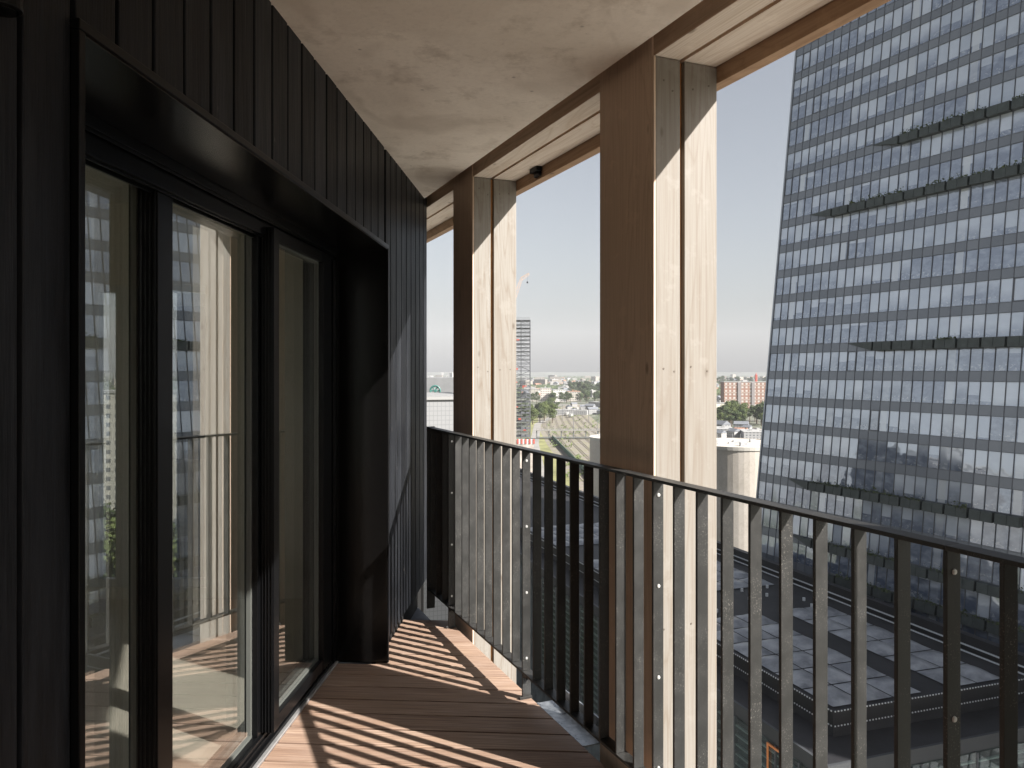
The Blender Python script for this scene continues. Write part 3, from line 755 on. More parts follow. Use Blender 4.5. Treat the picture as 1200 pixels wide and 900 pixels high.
# ================================================================== SILOS
def silo(cx, Y, top_y, r, label, nb):
    c = px(cx, top_y, Y); base = Vector((c.x, c.y, GZ))
    t = thing('silo', base, label, 'silo')
    N = 64; m = MB(); b = 0
    zs = [GZ, GZ+8, GZ+16, GZ+24, c.z-.02]
    for z in zs:
        for i in range(N): an = 2*math.pi*i/N; m.v.append(Vector((c.x+r*math.cos(an), c.y+r*math.sin(an), z)))
    for k in range(len(zs)-1):
        for i in range(N): j = (i+1) % N; m.f.append((k*N+i, k*N+j, (k+1)*N+j, (k+1)*N+i))
    m.f.append(tuple((len(zs)-1)*N+i for i in range(N)))
    obj('drum', m, M['silo'], t, smooth=False)
    m = MB()
    for i in range(N):
        j = (i+1) % N; a0, a1 = 2*math.pi*i/N, 2*math.pi*j/N
        P = [Vector((c.x+q*math.cos(a), c.y+q*math.sin(a), 0)) for a in (a0, a1) for q in (r-.5, r+.15)]
        z0, z1 = c.z-.6, c.z+.12
        m.hexa([P[0]+Vector((0,0,z0)), P[1]+Vector((0,0,z0)), P[3]+Vector((0,0,z0)), P[2]+Vector((0,0,z0)), P[0]+Vector((0,0,z1)), P[1]+Vector((0,0,z1)), P[3]+Vector((0,0,z1)), P[2]+Vector((0,0,z1))])
    obj('rim', m, simple('silo_rim', (.5, .48, .44), .7), t)
    m = MB(); rr = random.Random(nb)
    for _ in range(nb):
        x, y = rr.uniform(-.7, .7)*r, rr.uniform(-.7, .7)*r; sz = rr.uniform(.4, 1.3)
        m.box(WORLD, c.y+y, c.y+y+sz, c.x+x, c.x+x+sz*1.4, c.z, c.z+rr.uniform(.25, .8))
    for i in range(40):
        a = 2*math.pi*i/40; p = Vector((c.x+(r-.1)*math.cos(a), c.y+(r-.1)*math.sin(a), c.z)); m.rod(p, p+Vector((0, 0, 1.1)), .03, 4)
    obj('roof_plant', m, simple('roof_plant_grey', (.4, .41, .42), .6, 0, .4, 2), t)
silo(866, 165, 519, 11.0, 'wide sunlit concrete silo beside the foot of the glass tower', 12)
silo(728, 230, 512, 9.4, 'round pale concrete silo half hidden behind the thick timber column', 6)

# ================================================================== LATTICE TOWER, CRANE
M['steel'] = simple('galvanised_lattice', (.12, .125, .135), .6, .1, .3, .3)
M['red'] = simple('faded_red', (.42, .10, .08), .6, 0, .3, .3)
Yt = 300
pL, pR = px(590, 375, Yt), px(621.5, 375, Yt)
t = thing('scaffold_tower', (pL.x+5, Yt+5, GZ), 'grey steel lattice tower rising beside the slim timber column', 'scaffold tower')
m = MB(); x0, x1 = pL.x, pR.x; zt_, zb_ = pL.z, px(0, 512, Yt).z
lv = 30; dzl = (zt_-zb_)/lv
xs = [x0, x0+(x1-x0)*.33, x0+(x1-x0)*.66, x1]
for y in (Yt, Yt+5, Yt+10):
    for x in xs: m.rod((x, y, GZ), (x, y, zt_), .13, 4)
rr = random.Random(4)
for k in range(lv+1):
    z = zb_+k*dzl
    for y in (Yt, Yt+5, Yt+10): m.box(WORLD, y-.06, y+.06, x0, x1, z-.10, z+.10); m.box(WORLD, y-.04, y+.04, x0, x1, z+1.0, z+1.06)
    for x in (x0, x1): m.box(WORLD, Yt, Yt+10, x-.08, x+.08, z-.10, z+.10)
    if k % 2 == 0: m.box(WORLD, Yt+.2, Yt+9.8, x0+.2, x1-.2, z-.05, z)
    if k < lv:
        for y in (Yt, Yt+10):
            for q in range(3):
                if rr.random() < .85:
                    a, b = xs[q], xs[q+1]
                    if (k+q) % 2: a, b = b, a
                    m.rod((a, y, z), (b, y, z+dzl), .07, 4)
obj('lattice', m, M['steel'], t)
m = MB()
for k in range(14):
    z = zb_+rr.uniform(2, zt_-zb_-3); x = rr.uniform(x0, x1-1.2); m.box(WORLD, Yt-.2, Yt-.1, x, x+rr.uniform(.5, 1.2), z, z+rr.uniform(.4, 1.0))
obj('warning_panel', m, M['red'], t)
m = MB(); m.box(WORLD, Yt-3, Yt+11, x0-1, x1+1.2, GZ, zb_-2.5); obj('base_block', m, simple('base_concrete', (.45, .40, .36), .8, 0, .4, .4), t)
m = MB()
for k in range(9): m.box(WORLD, Yt-3.2, Yt-3.05, x0-1+k*1.55, x0-.25+k*1.55, zb_-2.4, zb_-.6)
obj('barrier', m, M['red'], t)
m = MB(); m.box(WORLD, Yt-3.04, Yt-2.9, x0-1, x1+1.2, zb_-2.4, zb_-.6); obj('barrier_board', m, M['white'], t)
# crane
Yc = 420
t = thing('tower_crane', px(575, 600, Yc), 'faint orange luffing crane jib high against the sky', 'crane')
m = MB()
root = px(583, 405, Yc); tipp = px(616, 319, Yc); mast = px(583, 405, Yc)
def truss(m, a, b, w0, w1, n, r):
    a, b = Vector(a), Vector(b); ax = (b-a).normalized(); up = Vector((0, 1, 0)).cross(ax).normalized(); sd = Vector((0, 1, 0)); prev = None
    for k in range(n+1):
        f = k/n; c = a+(b-a)*f; wd = (w0*(1-f)+w1*f)/2
        pts = [c+up*wd, c-up*wd+sd*wd, c-up*wd-sd*wd]
        for i in range(3): m.rod(pts[i], pts[(i+1) % 3], r*.6, 4)
        if prev:
            for i in range(3): m.rod(prev[i], pts[i], r, 4); m.rod(prev[i], pts[(i+1) % 3], r*.55, 4)
        prev = pts
M['crane'] = simple('crane_orange', (.62, .38, .22), .6)
truss(m, root, px(611, 327, Yc), 2.8, 1.2, 16, .07); truss(m, px(611, 327, Yc), px(620, 321, Yc), 1.6, .9, 3, .07)
obj('jib', m, M['crane'], t)
m = MB(); truss(m, Vector((root.x, Yc, GZ)), root, 2.4, 2.4, 44, .13); obj('mast', m, M['crane'], t)
m = MB(); hk = px(618, 330, Yc); m.rod(px(618, 320, Yc), hk, .05, 4); m.box(WORLD, Yc-.4, Yc+.4, hk.x-.4, hk.x+.4, hk.z-.9, hk.z); obj('hook_block', m, M['hall'], t)

# ================================================================== WHITE AND GREY BUILDINGS IN THE LEFT GAP
def grid_mat(name, a, b, sx, sz, lw_):
    k = NT(name); g = k.n('NewGeometry'); sp = k.n('SeparateXYZ'); k.l(g.outputs['Position'], sp.inputs[0])
    u = k.math('FRACT', k.math('MULTIPLY', k.math('ADD', sp.outputs[0], k.math('MULTIPLY', sp.outputs[1], .6)), 1/sx)); v = k.math('FRACT', k.math('MULTIPLY', sp.outputs[2], 1/sz))
    ln = k.math('MAXIMUM', k.math('LESS_THAN', u, lw_), k.math('LESS_THAN', v, lw_))
    f = k.noise(k.pos((.2, .2, .2)), 1, 5, .6); c = k.mix(a, [x*.85 for x in a], f)
    k.l(k.mix(c, b, ln), k.b.inputs['Base Color']); k.b.inputs['Roughness'].default_value = .6; return k.m
t = thing('white_block', (-9, 95, GZ), 'white building with a fine square cladding grid behind the railing end', 'building')
m = MB(); m.prism([(-24, 86), (-5.2, 92), (-9, 110), (-27, 104)], GZ, px(0, 468, 92).z); obj('wall', m, grid_mat('white_grid', (.25, .255, .26), (.17, .175, .18), .55, .55, .13), t)
m = MB(); m.prism([(-24.2, 85.7), (-4.9, 91.8), (-8.9, 110.3), (-27.2, 104.2)], px(0, 468, 92).z+.005, px(0, 468, 92).z+.35); obj('roof', m, simple('roof_edge_pale', (.27, .27, .265), .6), t)
zt2 = px(0, 443, 230).z
t = thing('grey_block', (-25, 240, GZ), 'plain grey roof building with a round green fan behind the white block', 'building')
m = MB(); m.prism([(-60, 228), (-12, 232), (-12, 260), (-60, 256)], GZ, zt2); obj('wall', m, simple('grey_cladding', (.20, .205, .21), .6, 0, .12, .2), t)
m = MB(); c = px(510, 458, 226)
N = 24
for i in range(N):
    a0, a1 = 2*math.pi*i/N, 2*math.pi*(i+1)/N
    m.rod(c+Vector((1.45*math.cos(a0), 0, 1.45*math.sin(a0))), c+Vector((1.45*math.cos(a1), 0, 1.45*math.sin(a1))), .28, 6)
for i in range(6):
    a0 = math.pi*i/3; m.rod(c, c+Vector((1.2*math.cos(a0), .2, 1.2*math.sin(a0))), .12, 5, .25)
m.rod(c+Vector((0, -.3, 0)), c+Vector((0, 2.5, 0)), .35, 10)
obj('fan', m, simple('fan_green', (.05, .16, .14), .5), t)
m = MB(); a = px(514, 462, 200); m.box(WORLD, 205, 212, a.x, a.x+6, a.z-.6, a.z-.2)
for q in range(5): m.rod((a.x+q*1.4, 205, a.z-2.5), (a.x+q*1.4, 205, a.z-.4), .08, 5)
obj('roof_duct', m, M['steel'], t)

# ================================================================== RAILWAY
def yd(y, z=GZ): return F*(CAMZ-z)/(y-HZ)
def ballast():
    k = NT('ballast'); v = k.pos((1, 1, 1)); a = k.noise(v, .13, 8, .8); b = k.noise(v, .5, 6, .8)
    c = k.mix((.24, .21, .18), (.14, .125, .11), k.ramp(b, [(.4, 0), (.65, 1)]))
    c = k.mix(c, (.17, .175, .075), k.ramp(a, [(.50, 0), (.57, .85)]))
    k.l(c, k.b.inputs['Base Color']); k.b.inputs['Roughness'].default_value = .95; return k.m
bal = ballast()
grs = simple('dry_grass', (.20, .20, .085), .95, 0, .45, .05)
road = simple('asphalt', (.055, .055, .057), .9, 0, .2, .05)
conc = simple('pale_concrete', (.24, .23, .215), .85, 0, .2, .06)
def strip(name, pts, wd, z, mat):
    m = MB(); prev = None
    for i, p in enumerate(pts):
        p = Vector((p[0], p[1])); a = Vector(pts[max(0, i-1)][:2]); b = Vector(pts[min(len(pts)-1, i+1)][:2]); tn = (b-a).normalized(); nn = Vector((tn.y, -tn.x))
        cur = (Vector((p.x-nn.x*wd/2, p.y-nn.y*wd/2, z)), Vector((p.x+nn.x*wd/2, p.y+nn.y*wd/2, z)))
        if prev: m.quad(prev[0], prev[1], cur[1], cur[0])
        prev = cur
    o = obj(name, m, mat); tag(o, kind='structure'); return o
def gp(x, y): Y = yd(y); return ((x-600)/F*Y, Y)
strip('ballast_bed', [gp(860, 640), gp(740, 560), gp(690, 520), gp(668, 500), gp(660, 486), gp(690, 474)], 64, GZ+.05, bal)
strip('dry_grass_bank', [gp(700, 660), gp(652, 560), gp(640, 520), gp(634, 500), gp(640, 488), gp(668, 478)], 26, GZ+.03, grs)
strip('access_road', [gp(668, 640), gp(630, 545), gp(626, 520), gp(630, 497), gp(650, 487), gp(700, 480)], 7, GZ+.09, conc)
strip('main_road', [gp(540, 478), gp(622, 475), gp(705, 474), gp(860, 476)], 26, GZ+.12, conc)
strip('yard_road', [gp(790, 540), gp(850, 517), gp(905, 512)], 40, GZ+.10, conc)
strip('near_street', [(-60, 40), (10, 60), (22, 140), (40, 330)], 14, GZ+.07, road)
railm = simple('rail_rust', (.17, .145, .12), .7)
slm = simple('sleeper_grey', (.30, .28, .25), .9)
for q, off in enumerate((-26, -19, -12, -5, 2, 9, 16, 23)):
    pts = [gp(860, 640), gp(740, 560), gp(690, 520), gp(668, 500), gp(660, 486), gp(690, 474)]
    # offset the centreline
    path = []
    for i, p in enumerate(pts):
        a = Vector(pts[max(0, i-1)]); b = Vector(pts[min(5, i+1)]); tn = (b-a).normalized(); path.append((p[0]+tn.y*off, p[1]-tn.x*off))
    m = MB()
    for a, b in zip(path[:-1], path[1:]):
        a, b = Vector((*a, GZ)), Vector((*b, GZ)); tn = (b-a).normalized(); nn = Vector((tn.y, -tn.x, 0))
        for sd in (-.75, .75):
            A, B = a+nn*sd, b+nn*sd; w2 = nn*.09
            m.hexa([A-w2+Vector((0,0,.06)), A+w2+Vector((0,0,.06)), B+w2+Vector((0,0,.06)), B-w2+Vector((0,0,.06)), A-w2+Vector((0,0,.28)), A+w2+Vector((0,0,.28)), B+w2+Vector((0,0,.28)), B-w2+Vector((0,0,.28))])
    tag(obj('railway_track', m, railm), kind='structure')
bounce_mat = simple('bounce_paving', (.52, .50, .46), .85, 0, .15, .3)  # pale so that it throws sunlight upward
m = MB(); m.quad((-90, -160, GZ+.04), (70, -160, GZ+.04), (70, 40, GZ+.04), (-90, 40, GZ+.04)); tag(obj('bounce_ground', m, bounce_mat), kind='structure')  # unseen bright ground added to bounce sun onto soffit and ceiling
# footbridge
Yb = yd(515)
t = thing('footbridge', (*gp(668, 515), GZ), 'long pale bridge crossing the rail tracks', 'bridge')
bx0, bx1 = px(629, 0, Yb).x, px(730, 0, Yb).x; zb = px(0, 504, Yb).z
m = MB(); m.box(WORLD, Yb, Yb+6, bx0, bx1, zb-.7, zb); m.box(WORLD, Yb, Yb+.3, bx0, bx1, zb+1.0, zb+1.25); obj('deck', m, conc, t)
m = MB()
for k in range(8): x = bx0+(bx1-bx0)*k/7; m.box(WORLD, Yb+1, Yb+2, x-.4, x+.4, GZ, zb-.7)
for k in range(34): x = bx0+(bx1-bx0)*k/33; m.box(WORLD, Yb+.05, Yb+.25, x-.1, x+.1, zb, zb+1.0)
m.box(WORLD, Yb+.8, Yb+2.2, bx0, bx1, GZ+1.2, GZ+2.0)
obj('pier', m, simple('bridge_dark', (.12, .13, .13), .8), t)
# green fence beside the tracks
t = thing('track_fence', (*gp(660, 530), GZ), 'dark green screen fence running diagonally beside the tracks', 'fence')
m = MB(); a, b = Vector((*gp(647, 514), GZ)), Vector((*gp(702, 572), GZ)); n_ = (b-a).normalized(); nn = Vector((n_.y, -n_.x, 0))*.15
m.hexa([a-nn, a+nn, b+nn, b-nn, a-nn+Vector((0,0,3)), a+nn+Vector((0,0,3)), b+nn+Vector((0,0,3)), b-nn+Vector((0,0,3))]); obj('screen', m, simple('fence_green', (.03, .09, .06), .7), t)
# masts
cm = thing('catenary_mast', (*gp(641, 505), GZ), 'thin grey overhead line mast beside the tracks', 'mast', 'overhead line masts along the tracks')
m = MB(); b0 = Vector(cm['_o']); m.rod(b0, b0+Vector((0, 0, 17)), .28, 5, .16); m.rod(b0+Vector((-.2, 0, 13.5)), b0+Vector((6, 0, 14.5)), .1, 4); obj('pole', m, M['steel'], cm)
for q in ((672, 503), (690, 495), (659, 492), (700, 512), (681, 486), (652, 483)): dup(cm, (*gp(*q), GZ))

# ================================================================== TREES
def leafm(name, a, b):
    k = NT(name); g = k.n('NewGeometry'); oi = k.n('ObjectInfo')
    c = k.mix(a, b, g.outputs['Random Per Island']); c = k.mix(c, [x*.7 for x in a], k.math('MULTIPLY', oi.outputs['Random'], .5))
    k.l(c, k.b.inputs['Base Color']); k.b.inputs['Roughness'].default_value = .85; k.b.inputs['Specular IOR Level'].default_value = .15; return k.m
LM = [leafm('leaf_green', (.085, .115, .04), (.16, .19, .075)), leafm('leaf_dark', (.05, .075, .035), (.105, .13, .06))]
bark = simple('bark', (.09, .07, .05), .9, 0, .3, 2)
def tree_proto(loc, seed, kind, label, group, nl=1500, slim=1.0):
    rr = random.Random(seed); t = thing('tree', loc, label, 'tree', group); o = Vector(loc)
    m = MB(); m.rod(o, o+Vector((0, 0, 5)), .38, 8, .24)
    lobes = []
    for k in range(11):
        a = rr.uniform(0, 6.28); r_ = rr.uniform(.8, 3.4)*slim; z = rr.uniform(5.0, 11.5)
        c = Vector((math.cos(a)*r_, math.sin(a)*r_, z)); lobes.append((c, rr.uniform(1.4, 2.6)*(1-.25*(z-5)/7)))
        if k < 6: m.rod(o+Vector((0, 0, 4.2+k*.25)), o+c, .15, 5, .05)
    obj('trunk', m, bark, t)
    g_ = MB()
    for _ in range(nl):
        c, r_ = rr.choice(lobes); v = Vector((rr.gauss(0, 1), rr.gauss(0, 1), rr.gauss(0, 1))).normalized()*r_*rr.uniform(.55, 1.08); v.z *= .85
        p = o+c+v; sz = rr.uniform(.16, .42)
        e1 = Vector((rr.gauss(0, 1), rr.gauss(0, 1), rr.gauss(0, .6))).normalized(); e2 = e1.cross(v.normalized()+Vector((rr.uniform(-.5, .5), rr.uniform(-.5, .5), .3))).normalized()
        g_.quad(p-e1*sz, p-e2*sz*.8, p+e1*sz, p+e2*sz*.8)
    obj('crown', g_, LM[kind], t)
    return t
protos = []
def tree_at(x, y, sc, kind, label, group):
    X, Y = gp(x, y)
    if len(protos) < 5:
        t = tree_proto((X, Y, GZ), 20+len(protos), len(protos) % 2, label, group, 1700, 1.0 if len(protos) < 4 else .6); t.scale = (sc, sc, sc); protos.append(t); return t
    src = [p for i, p in enumerate(protos) if i % 2 == kind]
    return dup(random.choice(src), (X, Y, GZ), random.uniform(0, 6), (sc*random.uniform(.9, 1.15), sc*random.uniform(.9, 1.15), sc), label, group)
rt = random.Random(2)
g1 = 'trees in front of the brick block'
for k in range(30):
    x = rt.uniform(838, 900); y = rt.uniform(493, 503); tree_at(x, y, rt.uniform(1.25, 1.9), rt.randrange(2), 'green tree in the clump below the brick block', g1)
g2 = 'trees beside the access road'
for k in range(26):
    x = rt.uniform(612, 652); y = rt.uniform(484, 500)-(x-622)*.12; tree_at(x, y, rt.uniform(1.0, 1.6), rt.randrange(2), 'green tree in the clump right of the lattice tower', g2)
g3 = 'row of trees along the far road'
for k in range(36):
    x = rt.uniform(615, 705); y = rt.uniform(469, 473); tree_at(x, y, rt.uniform(1.0, 1.6), 1, 'dark tree in the row below the apartment blocks', g3)
g4 = 'distant park trees'
for k in range(26):
    x = rt.uniform(668, 705); y = rt.uniform(457, 466); tree_at(x, y, rt.uniform(1.6, 2.6), 1, 'large hazy tree right of the apartment blocks', g4)
for k in range(16):
    x = rt.uniform(838, 905); y = rt.uniform(449, 453); tree_at(x, y, rt.uniform(2.0, 3.0), 1, 'hazy tree behind the brick block', 'trees behind the brick block')
for k in range(22):
    x = rt.uniform(96, 212); Y = rt.uniform(150, 190); X = (x-600)/F*Y
    dup(protos[k % 4], (X, Y, GZ), rt.uniform(0, 6), rt.uniform(1.3, 2.0), 'green tree seen through the room window', 'street trees beyond the room window')
for k, (x, y) in enumerate(((690, 770), (676, 745), (655, 720), (700, 800))):
    dup(protos[k % 4], (*gp(x, y), GZ), k, .9, 'small green street tree between the dark bars', 'trees in the street below')

# ================================================================== CITY
def flat_mat(name, wall, win, fx, fz):
    """painted wall with small dark windows at a far distance, set by object space"""
    k = NT(name); tc = k.n('TexCoord'); sp = k.n('SeparateXYZ'); k.l(tc.outputs['Object'], sp.inputs[0])
    h_ = k.math('ADD', sp.outputs[0], sp.outputs[1])
    u = k.math('FRACT', k.math('MULTIPLY', h_, 1/fx)); v = k.math('FRACT', k.math('MULTIPLY', sp.outputs[2], 1/fz))
    wi = k.math('MULTIPLY', k.math('GREATER_THAN', u, .5), k.math('GREATER_THAN', v, .5))
    oi = k.n('ObjectInfo'); c = k.mix(wall, [x*.65 for x in wall], oi.outputs['Random'])
    k.l(k.mix(c, win, wi), k.b.inputs['Base Color']); k.b.inputs['Roughness'].default_value = .8; return k.m
walls = [flat_mat('house_cream', (.36, .32, .27), (.18, .18, .18), 3, 3), flat_mat('house_white', (.44, .43, .41), (.2, .2, .21), 3.4, 3),
         flat_mat('house_grey', (.38, .38, .38), (.14, .15, .16), 4, 3.2), flat_mat('house_brick', (.36, .22, .17), (.15, .14, .13), 3, 3)]
roofs = [simple('roof_tile', (.30, .16, .11), .8), simple('roof_slate', (.16, .17, .19), .7), simple('roof_pale', (.33, .33, .325), .7)]
def house_proto(loc, wx, wy, hh_, kind, wm, rmat):
    o = Vector(loc); t = thing('house', loc, 'small distant pale house in the hazy town', 'house', 'distant houses')
    m = MB(); m.box(WORLD, o.y-wy/2, o.y+wy/2, o.x-wx/2, o.x+wx/2, o.z, o.z+hh_); obj('wall', m, wm, t)
    m = MB()
    if kind:
        z = o.z+hh_+.02; e = .5; rh = wy*.35; y0, y1, x0, x1 = o.y-wy/2-e, o.y+wy/2+e, o.x-wx/2-e, o.x+wx/2+e
        m.v += [Vector(p) for p in ((x0, y0, z), (x1, y0, z), (x1, y1, z), (x0, y1, z), (x0, o.y, z+rh), (x1, o.y, z+rh))]
        m.f += [(0, 3, 2, 1), (0, 1, 5, 4), (2, 3, 4, 5), (0, 4, 3), (1, 2, 5)]
    else: m.box(WORLD, o.y-wy/2-.2, o.y+wy/2+.2, o.x-wx/2-.2, o.x+wx/2+.2, o.z+hh_+.01, o.z+hh_+.6); m.box(WORLD, o.y-1.5, o.y+1.5, o.x-2, o.x+2, o.z+hh_+.61, o.z+hh_+2.6)
    obj('roof', m, rmat, t); return t
specs = [(12, 9, 7, 1, 0, 0), (14, 10, 8, 1, 1, 1), (26, 13, 14, 0, 1, 2), (34, 14, 20, 0, 0, 2), (20, 12, 10, 1, 2, 1), (11, 9, 6, 1, 3, 0), (40, 20, 9, 0, 2, 2), (16, 14, 28, 0, 1, 2)]
hp = []; rc_ = random.Random(9)
def hs_label(k): return ['cream house with red roof', 'white house with slate roof', 'white flat roofed block', 'long cream apartment slab', 'grey house with slate roof', 'small brick house', 'low grey shed', 'slender white high rise'][k]
def where(X, Y):
    x = 600+F*X/Y; y = HZ+F*(CAMZ-GZ)/Y
    if x < 300: return 'beyond the room window'
    if x < 560: return 'in the gap left of the slim column'
    dist = 'on the skyline' if y < 444.5 else ('far off' if y < 449 else ('midway to the skyline' if y < 458 else 'near the tracks'))
    if x < 720: return dist+(', beside the lattice tower' if x < 640 else ', above the bridge' if x < 672 else ', beside the thick column')
    return dist+(', left of the brick block' if x < 862 else ', by the glass tower')
def put_house(k, X, Y, rz, sc=1.0):
    k = k % 8
    for p in hp:
        if p[0] == k:
            o = dup(p[1], (X, Y, GZ), rz, sc, hs_label(k)+' '+where(X, Y)); o['group'] = 'distant '+['cream houses', 'white houses', 'white blocks', 'apartment slabs', 'grey houses', 'brick houses', 'grey sheds', 'high rises'][k]; return o
    s_ = specs[k]; o = house_proto((X, Y, GZ), s_[0], s_[1], s_[2], s_[3], walls[s_[4]], roofs[s_[5]])
    o['label'] = hs_label(k)+' '+where(X, Y); o['group'] = 'distant '+['cream houses', 'white houses', 'white blocks', 'apartment slabs', 'grey houses', 'brick houses', 'grey sheds', 'high rises'][k]
    o.rotation_euler = (0, 0, rz); o.scale = (sc,)*3; hp.append((k, o)); return o
def fill(x0, x1, y0, y1, n, kinds, smin=1.0, smax=1.3):
    for _ in range(n):
        y = y0+(y1-y0)*rc_.random()**.8; X, Y = gp(rc_.uniform(x0, x1), y)
        put_house(rc_.choice(kinds), X, Y, rc_.uniform(0, 3.14), rc_.uniform(smin, smax))
fill(612, 712, 444, 454, 110, [0, 1, 2, 3, 4, 5, 0, 1, 2], 1.0, 1.5)
fill(612, 712, 454, 468, 36, [0, 1, 2, 4, 5, 0], .9, 1.2)
fill(836, 905, 443, 449, 34, [0, 1, 2, 3, 4], 1, 1.5)
fill(836, 862, 452, 480, 14, [0, 1, 4, 5], .9, 1.2)
fill(495, 540, 440, 446, 20, [1, 2, 3, 7], 1, 1.6)
fill(640, 705, 477, 486, 12, [6, 4, 1], .5, .9)
fill(838, 900, 504, 515, 16, [6, 4, 1, 0], .5, .8)
fill(90, 215, 441, 455, 34, [0, 1, 2, 3, 4, 7], 1, 1.5)
for x in (622, 633, 641, 648, 653): X, Y = gp(x, 440.2); put_house(7, X, Y, .2, 1.1)      # far high rises on the skyline
for x in (858, 876): X, Y = gp(x, 441); put_house(7, X, Y, .2, 1.2)
# far woods that read as one mass
g_ = MB(); rr = random.Random(8)
for _ in range(12500):
    y = 441+rr.random()**1.3*24; x = rr.choice((rr.uniform(608, 712), rr.uniform(608, 712), rr.uniform(832, 905), rr.uniform(495, 540), rr.uniform(90, 215)))
    if x < 720 and noise.noise(Vector((x*.05, y*.3, 0))) < -.16: continue
    X, Y = gp(x, y); r_ = rr.uniform(3, 8)
    for q in range(4):
        p = Vector((X+rr.uniform(-r_, r_), Y+rr.uniform(-r_, r_), GZ+rr.uniform(1.5, 9))); sz = rr.uniform(1.8, 3.6)
        e1 = Vector((rr.gauss(0, 1), rr.gauss(0, 1), rr.gauss(0, .8))).normalized(); e2 = e1.orthogonal().normalized()
        g_.quad(p-e1*sz, p-e2*sz*.8, p+e1*sz, p+e2*sz*.8)
tag(obj('distant_woods', g_, LM[1]), 'hazy dark green tree cover between the far houses', 'woods', kind='stuff')

# scrub along the tracks
g_ = MB(); rr = random.Random(21)
for _ in range(520):
    y = rr.uniform(477, 560); x = rr.uniform(634, 706)+(y-480)*.3
    if noise.noise(Vector((x*.06, y*.08, 4))) < .02: continue
    X, Y = gp(x, y); r_ = rr.uniform(.8, 2.6)
    for q in range(5):
        p = Vector((X+rr.uniform(-r_, r_), Y+rr.uniform(-r_, r_), GZ+rr.uniform(.3, 1.8))); sz = rr.uniform(.4, 1.0)
        e1 = Vector((rr.gauss(0, 1), rr.gauss(0, 1), rr.gauss(0, .8))).normalized(); e2 = e1.orthogonal().normalized()
        g_.quad(p-e1*sz, p-e2*sz*.8, p+e1*sz, p+e2*sz*.8)
tag(obj('scrub', g_, LM[0]), 'low green scrub growing between the rail tracks', 'scrub', kind='stuff')
# parked wagons
wg = thing('rail_wagon', (*gp(672, 482), GZ), 'pale grey goods wagon standing on the tracks above the bridge', 'wagon', 'goods wagons on the tracks')
o = Vector(wg['_o']); m = MB(); m.box(WORLD, o.y-7, o.y+7, o.x-1.6, o.x+1.6, o.z+1.1, o.z+4.2); obj('body', m, simple('wagon_grey', (.28, .28, .27), .6), wg, bevel=.15)
m = MB()
for dy in (-5, -3.4, 3.4, 5):
    for dx in (-.8, .8): m.rod((o.x+dx-.08, o.y+dy, o.z+.62), (o.x+dx+.08, o.y+dy, o.z+.62), .5, 12)
m.box(WORLD, o.y-6.5, o.y+6.5, o.x-1.2, o.x+1.2, o.z+.7, o.z+1.09); obj('wheels', m, M['hall'], wg)
for (x, y) in ((676, 481), (681, 480.5), (688, 483), (694, 481), (699, 484), (664, 487), (669, 489)): dup(wg, (*gp(x, y), GZ), -.3)
# apartment blocks and brick block
def block(name, x0, x1, ytop, ybase, dep, mat, label, cols, rows, roofm, winm, group=None, split=0):
    Y = yd(ybase); a, b = px(x0, 0, Y).x, px(x1, 0, Y).x; zt = px(0, ytop, Y).z
    t = thing(name, ((a+b)/2, Y+dep/2, GZ), label, 'building', group)
    m = MB(); m.box(WORLD, Y, Y+dep, a, b, GZ, zt); obj('wall', m, mat, t)
    m = MB(); m.box(WORLD, Y-.3, Y+dep+.3, a-.3, b+.3, zt+.01, zt+.9); m.box(WORLD, Y+dep*.3, Y+dep*.6, a+(b-a)*.4, a+(b-a)*.5, zt+.91, zt+3.5); obj('roof', m, roofm, t)
    cw_, rh = (b-a)/cols, (zt-GZ)/rows
    for c in range(cols):
        for r_ in range(rows):
            if (c*rows+r_) >= 100: break
            m = MB(); m.box(WORLD, Y-.06, Y-.005, a+cw_*(c+.25), a+cw_*(c+.75), GZ+rh*(r_+.3), GZ+rh*(r_+.82)); obj('window', m, winm, t)
    return t, a, b, Y, zt
dw = simple('far_window', (.10, .11, .12), .3)
pale = simple('pale_render', (.46, .43, .38), .8, 0, .06, .1)
block('apartment_block', 620, 631, 456, 470, 14, pale, 'cream apartment block nearest the lattice tower above the tree row', 6, 6, roofs[2], dw)
block('apartment_block', 633.5, 646, 455, 470, 14, simple('pale_render_pink', (.62, .55, .49), .8), 'pinkish apartment block, second of the pale row above the trees', 6, 6, roofs[2], dw)
block('apartment_block', 648.5, 663, 457, 470.5, 14, simple('white_render', (.75, .73, .69), .8), 'white apartment block in the middle of the pale row', 7, 6, roofs[2], dw)
block('apartment_block', 665, 680, 459, 470, 14, pale, 'lower cream apartment block at the right end of the pale row', 7, 4, roofs[0], dw)
brick = simple('brick_red', (.25, .145, .11), .85, 0, .12, .2)
tb, a, b, Y, zt = block('brick_block', 848.5, 906, 448, 481, 18, brick, 'long red brick apartment block beyond the tree clump', 12, 8, roofs[2], simple('brick_window', (.45, .42, .39), .5))
m = MB()
for r_ in range(1, 8, 2): m.box(WORLD, Y-.35, Y-.1, a, b, GZ+(zt-GZ)*r_/8, GZ+(zt-GZ)*r_/8+.5)
obj('band', m, pale, tb)
m = MB()
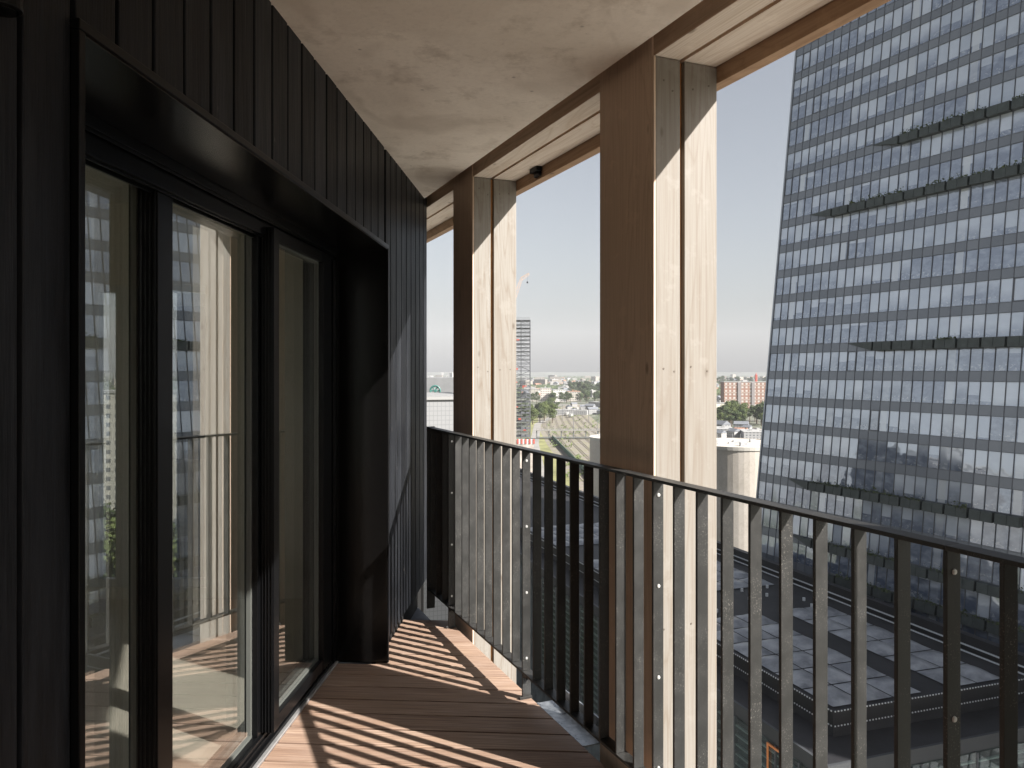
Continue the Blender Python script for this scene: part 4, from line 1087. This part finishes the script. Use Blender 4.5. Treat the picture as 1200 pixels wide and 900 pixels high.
for f in (.28, .56): m.box(WORLD, Y-1.2, Y-.4, a+(b-a)*f, a+(b-a)*(f+.06), GZ, zt); 
obj('stair_shaft', m, simple('shaft_grey', (.22, .2, .2), .8), tb)
m = MB(); c = px(886.5, 440, Y); m.box(WORLD, Y, Y+4, c.x-1.4, c.x+1.4, zt+.9, c.z+1); m.rod(c+Vector((0, 2, 0)), c+Vector((0, 2, 4)), 1.2, 6, .1); obj('chimney', m, M['red'], tb)
block('cream_building', 839, 852.5, 473, 494, 12, simple('cream_render', (.72, .68, .58), .8), 'small cream building with dark window strips left of the tree clump', 2, 1, roofs[2], dw)
# building seen through the room window
bm_ = block('street_building', 100, 160, 0, 0, 1, pale, '', 1, 1, roofs[2], dw) if 0 else None
t = thing('street_building', (-150, 290, GZ), 'pale street building with rows of windows seen through the room', 'building')
m = MB(); m.box(WORLD, 280, 300, -165, -118, GZ, CAMZ-8); obj('wall', m, flat_mat('street_wall', (.68, .66, .6), (.15, .16, .17), 3.2, 3.3), t)
m = MB(); m.box(WORLD, 279.6, 300.4, -165.4, -117.6, CAMZ-7.99, CAMZ-7.2); obj('roof', m, roofs[2], t)
# labels: things that look alike are told apart by their order in the picture
def ordinal(n):
    a = ['', 'first', 'second', 'third', 'fourth', 'fifth', 'sixth', 'seventh', 'eighth', 'ninth', 'tenth', 'eleventh', 'twelfth', 'thirteenth', 'fourteenth',
         'fifteenth', 'sixteenth', 'seventeenth', 'eighteenth', 'nineteenth']
    if n < 20: return a[n]
    t_ = {2: ('twentieth', 'twenty'), 3: ('thirtieth', 'thirty'), 4: ('fortieth', 'forty')}[n//10]
    return t_[0] if n % 10 == 0 else t_[1]+'-'+a[n % 10]
same = {}
for o in bpy.data.objects:
    if o.parent is None and 'label' in o: same.setdefault(o['label'], []).append(o)
for lab, obs in same.items():
    if len(obs) > 1:
        obs.sort(key=lambda q: q.location.x/max(1.0, q.location.y))
        for i, q in enumerate(obs): q['label'] = ordinal(i+1)+' from left: '+lab.replace(' midway to the skyline', ' midway').replace(' beside the', ' by the')
for o in bpy.data.objects:
    if '_o' in o: del o['_o']
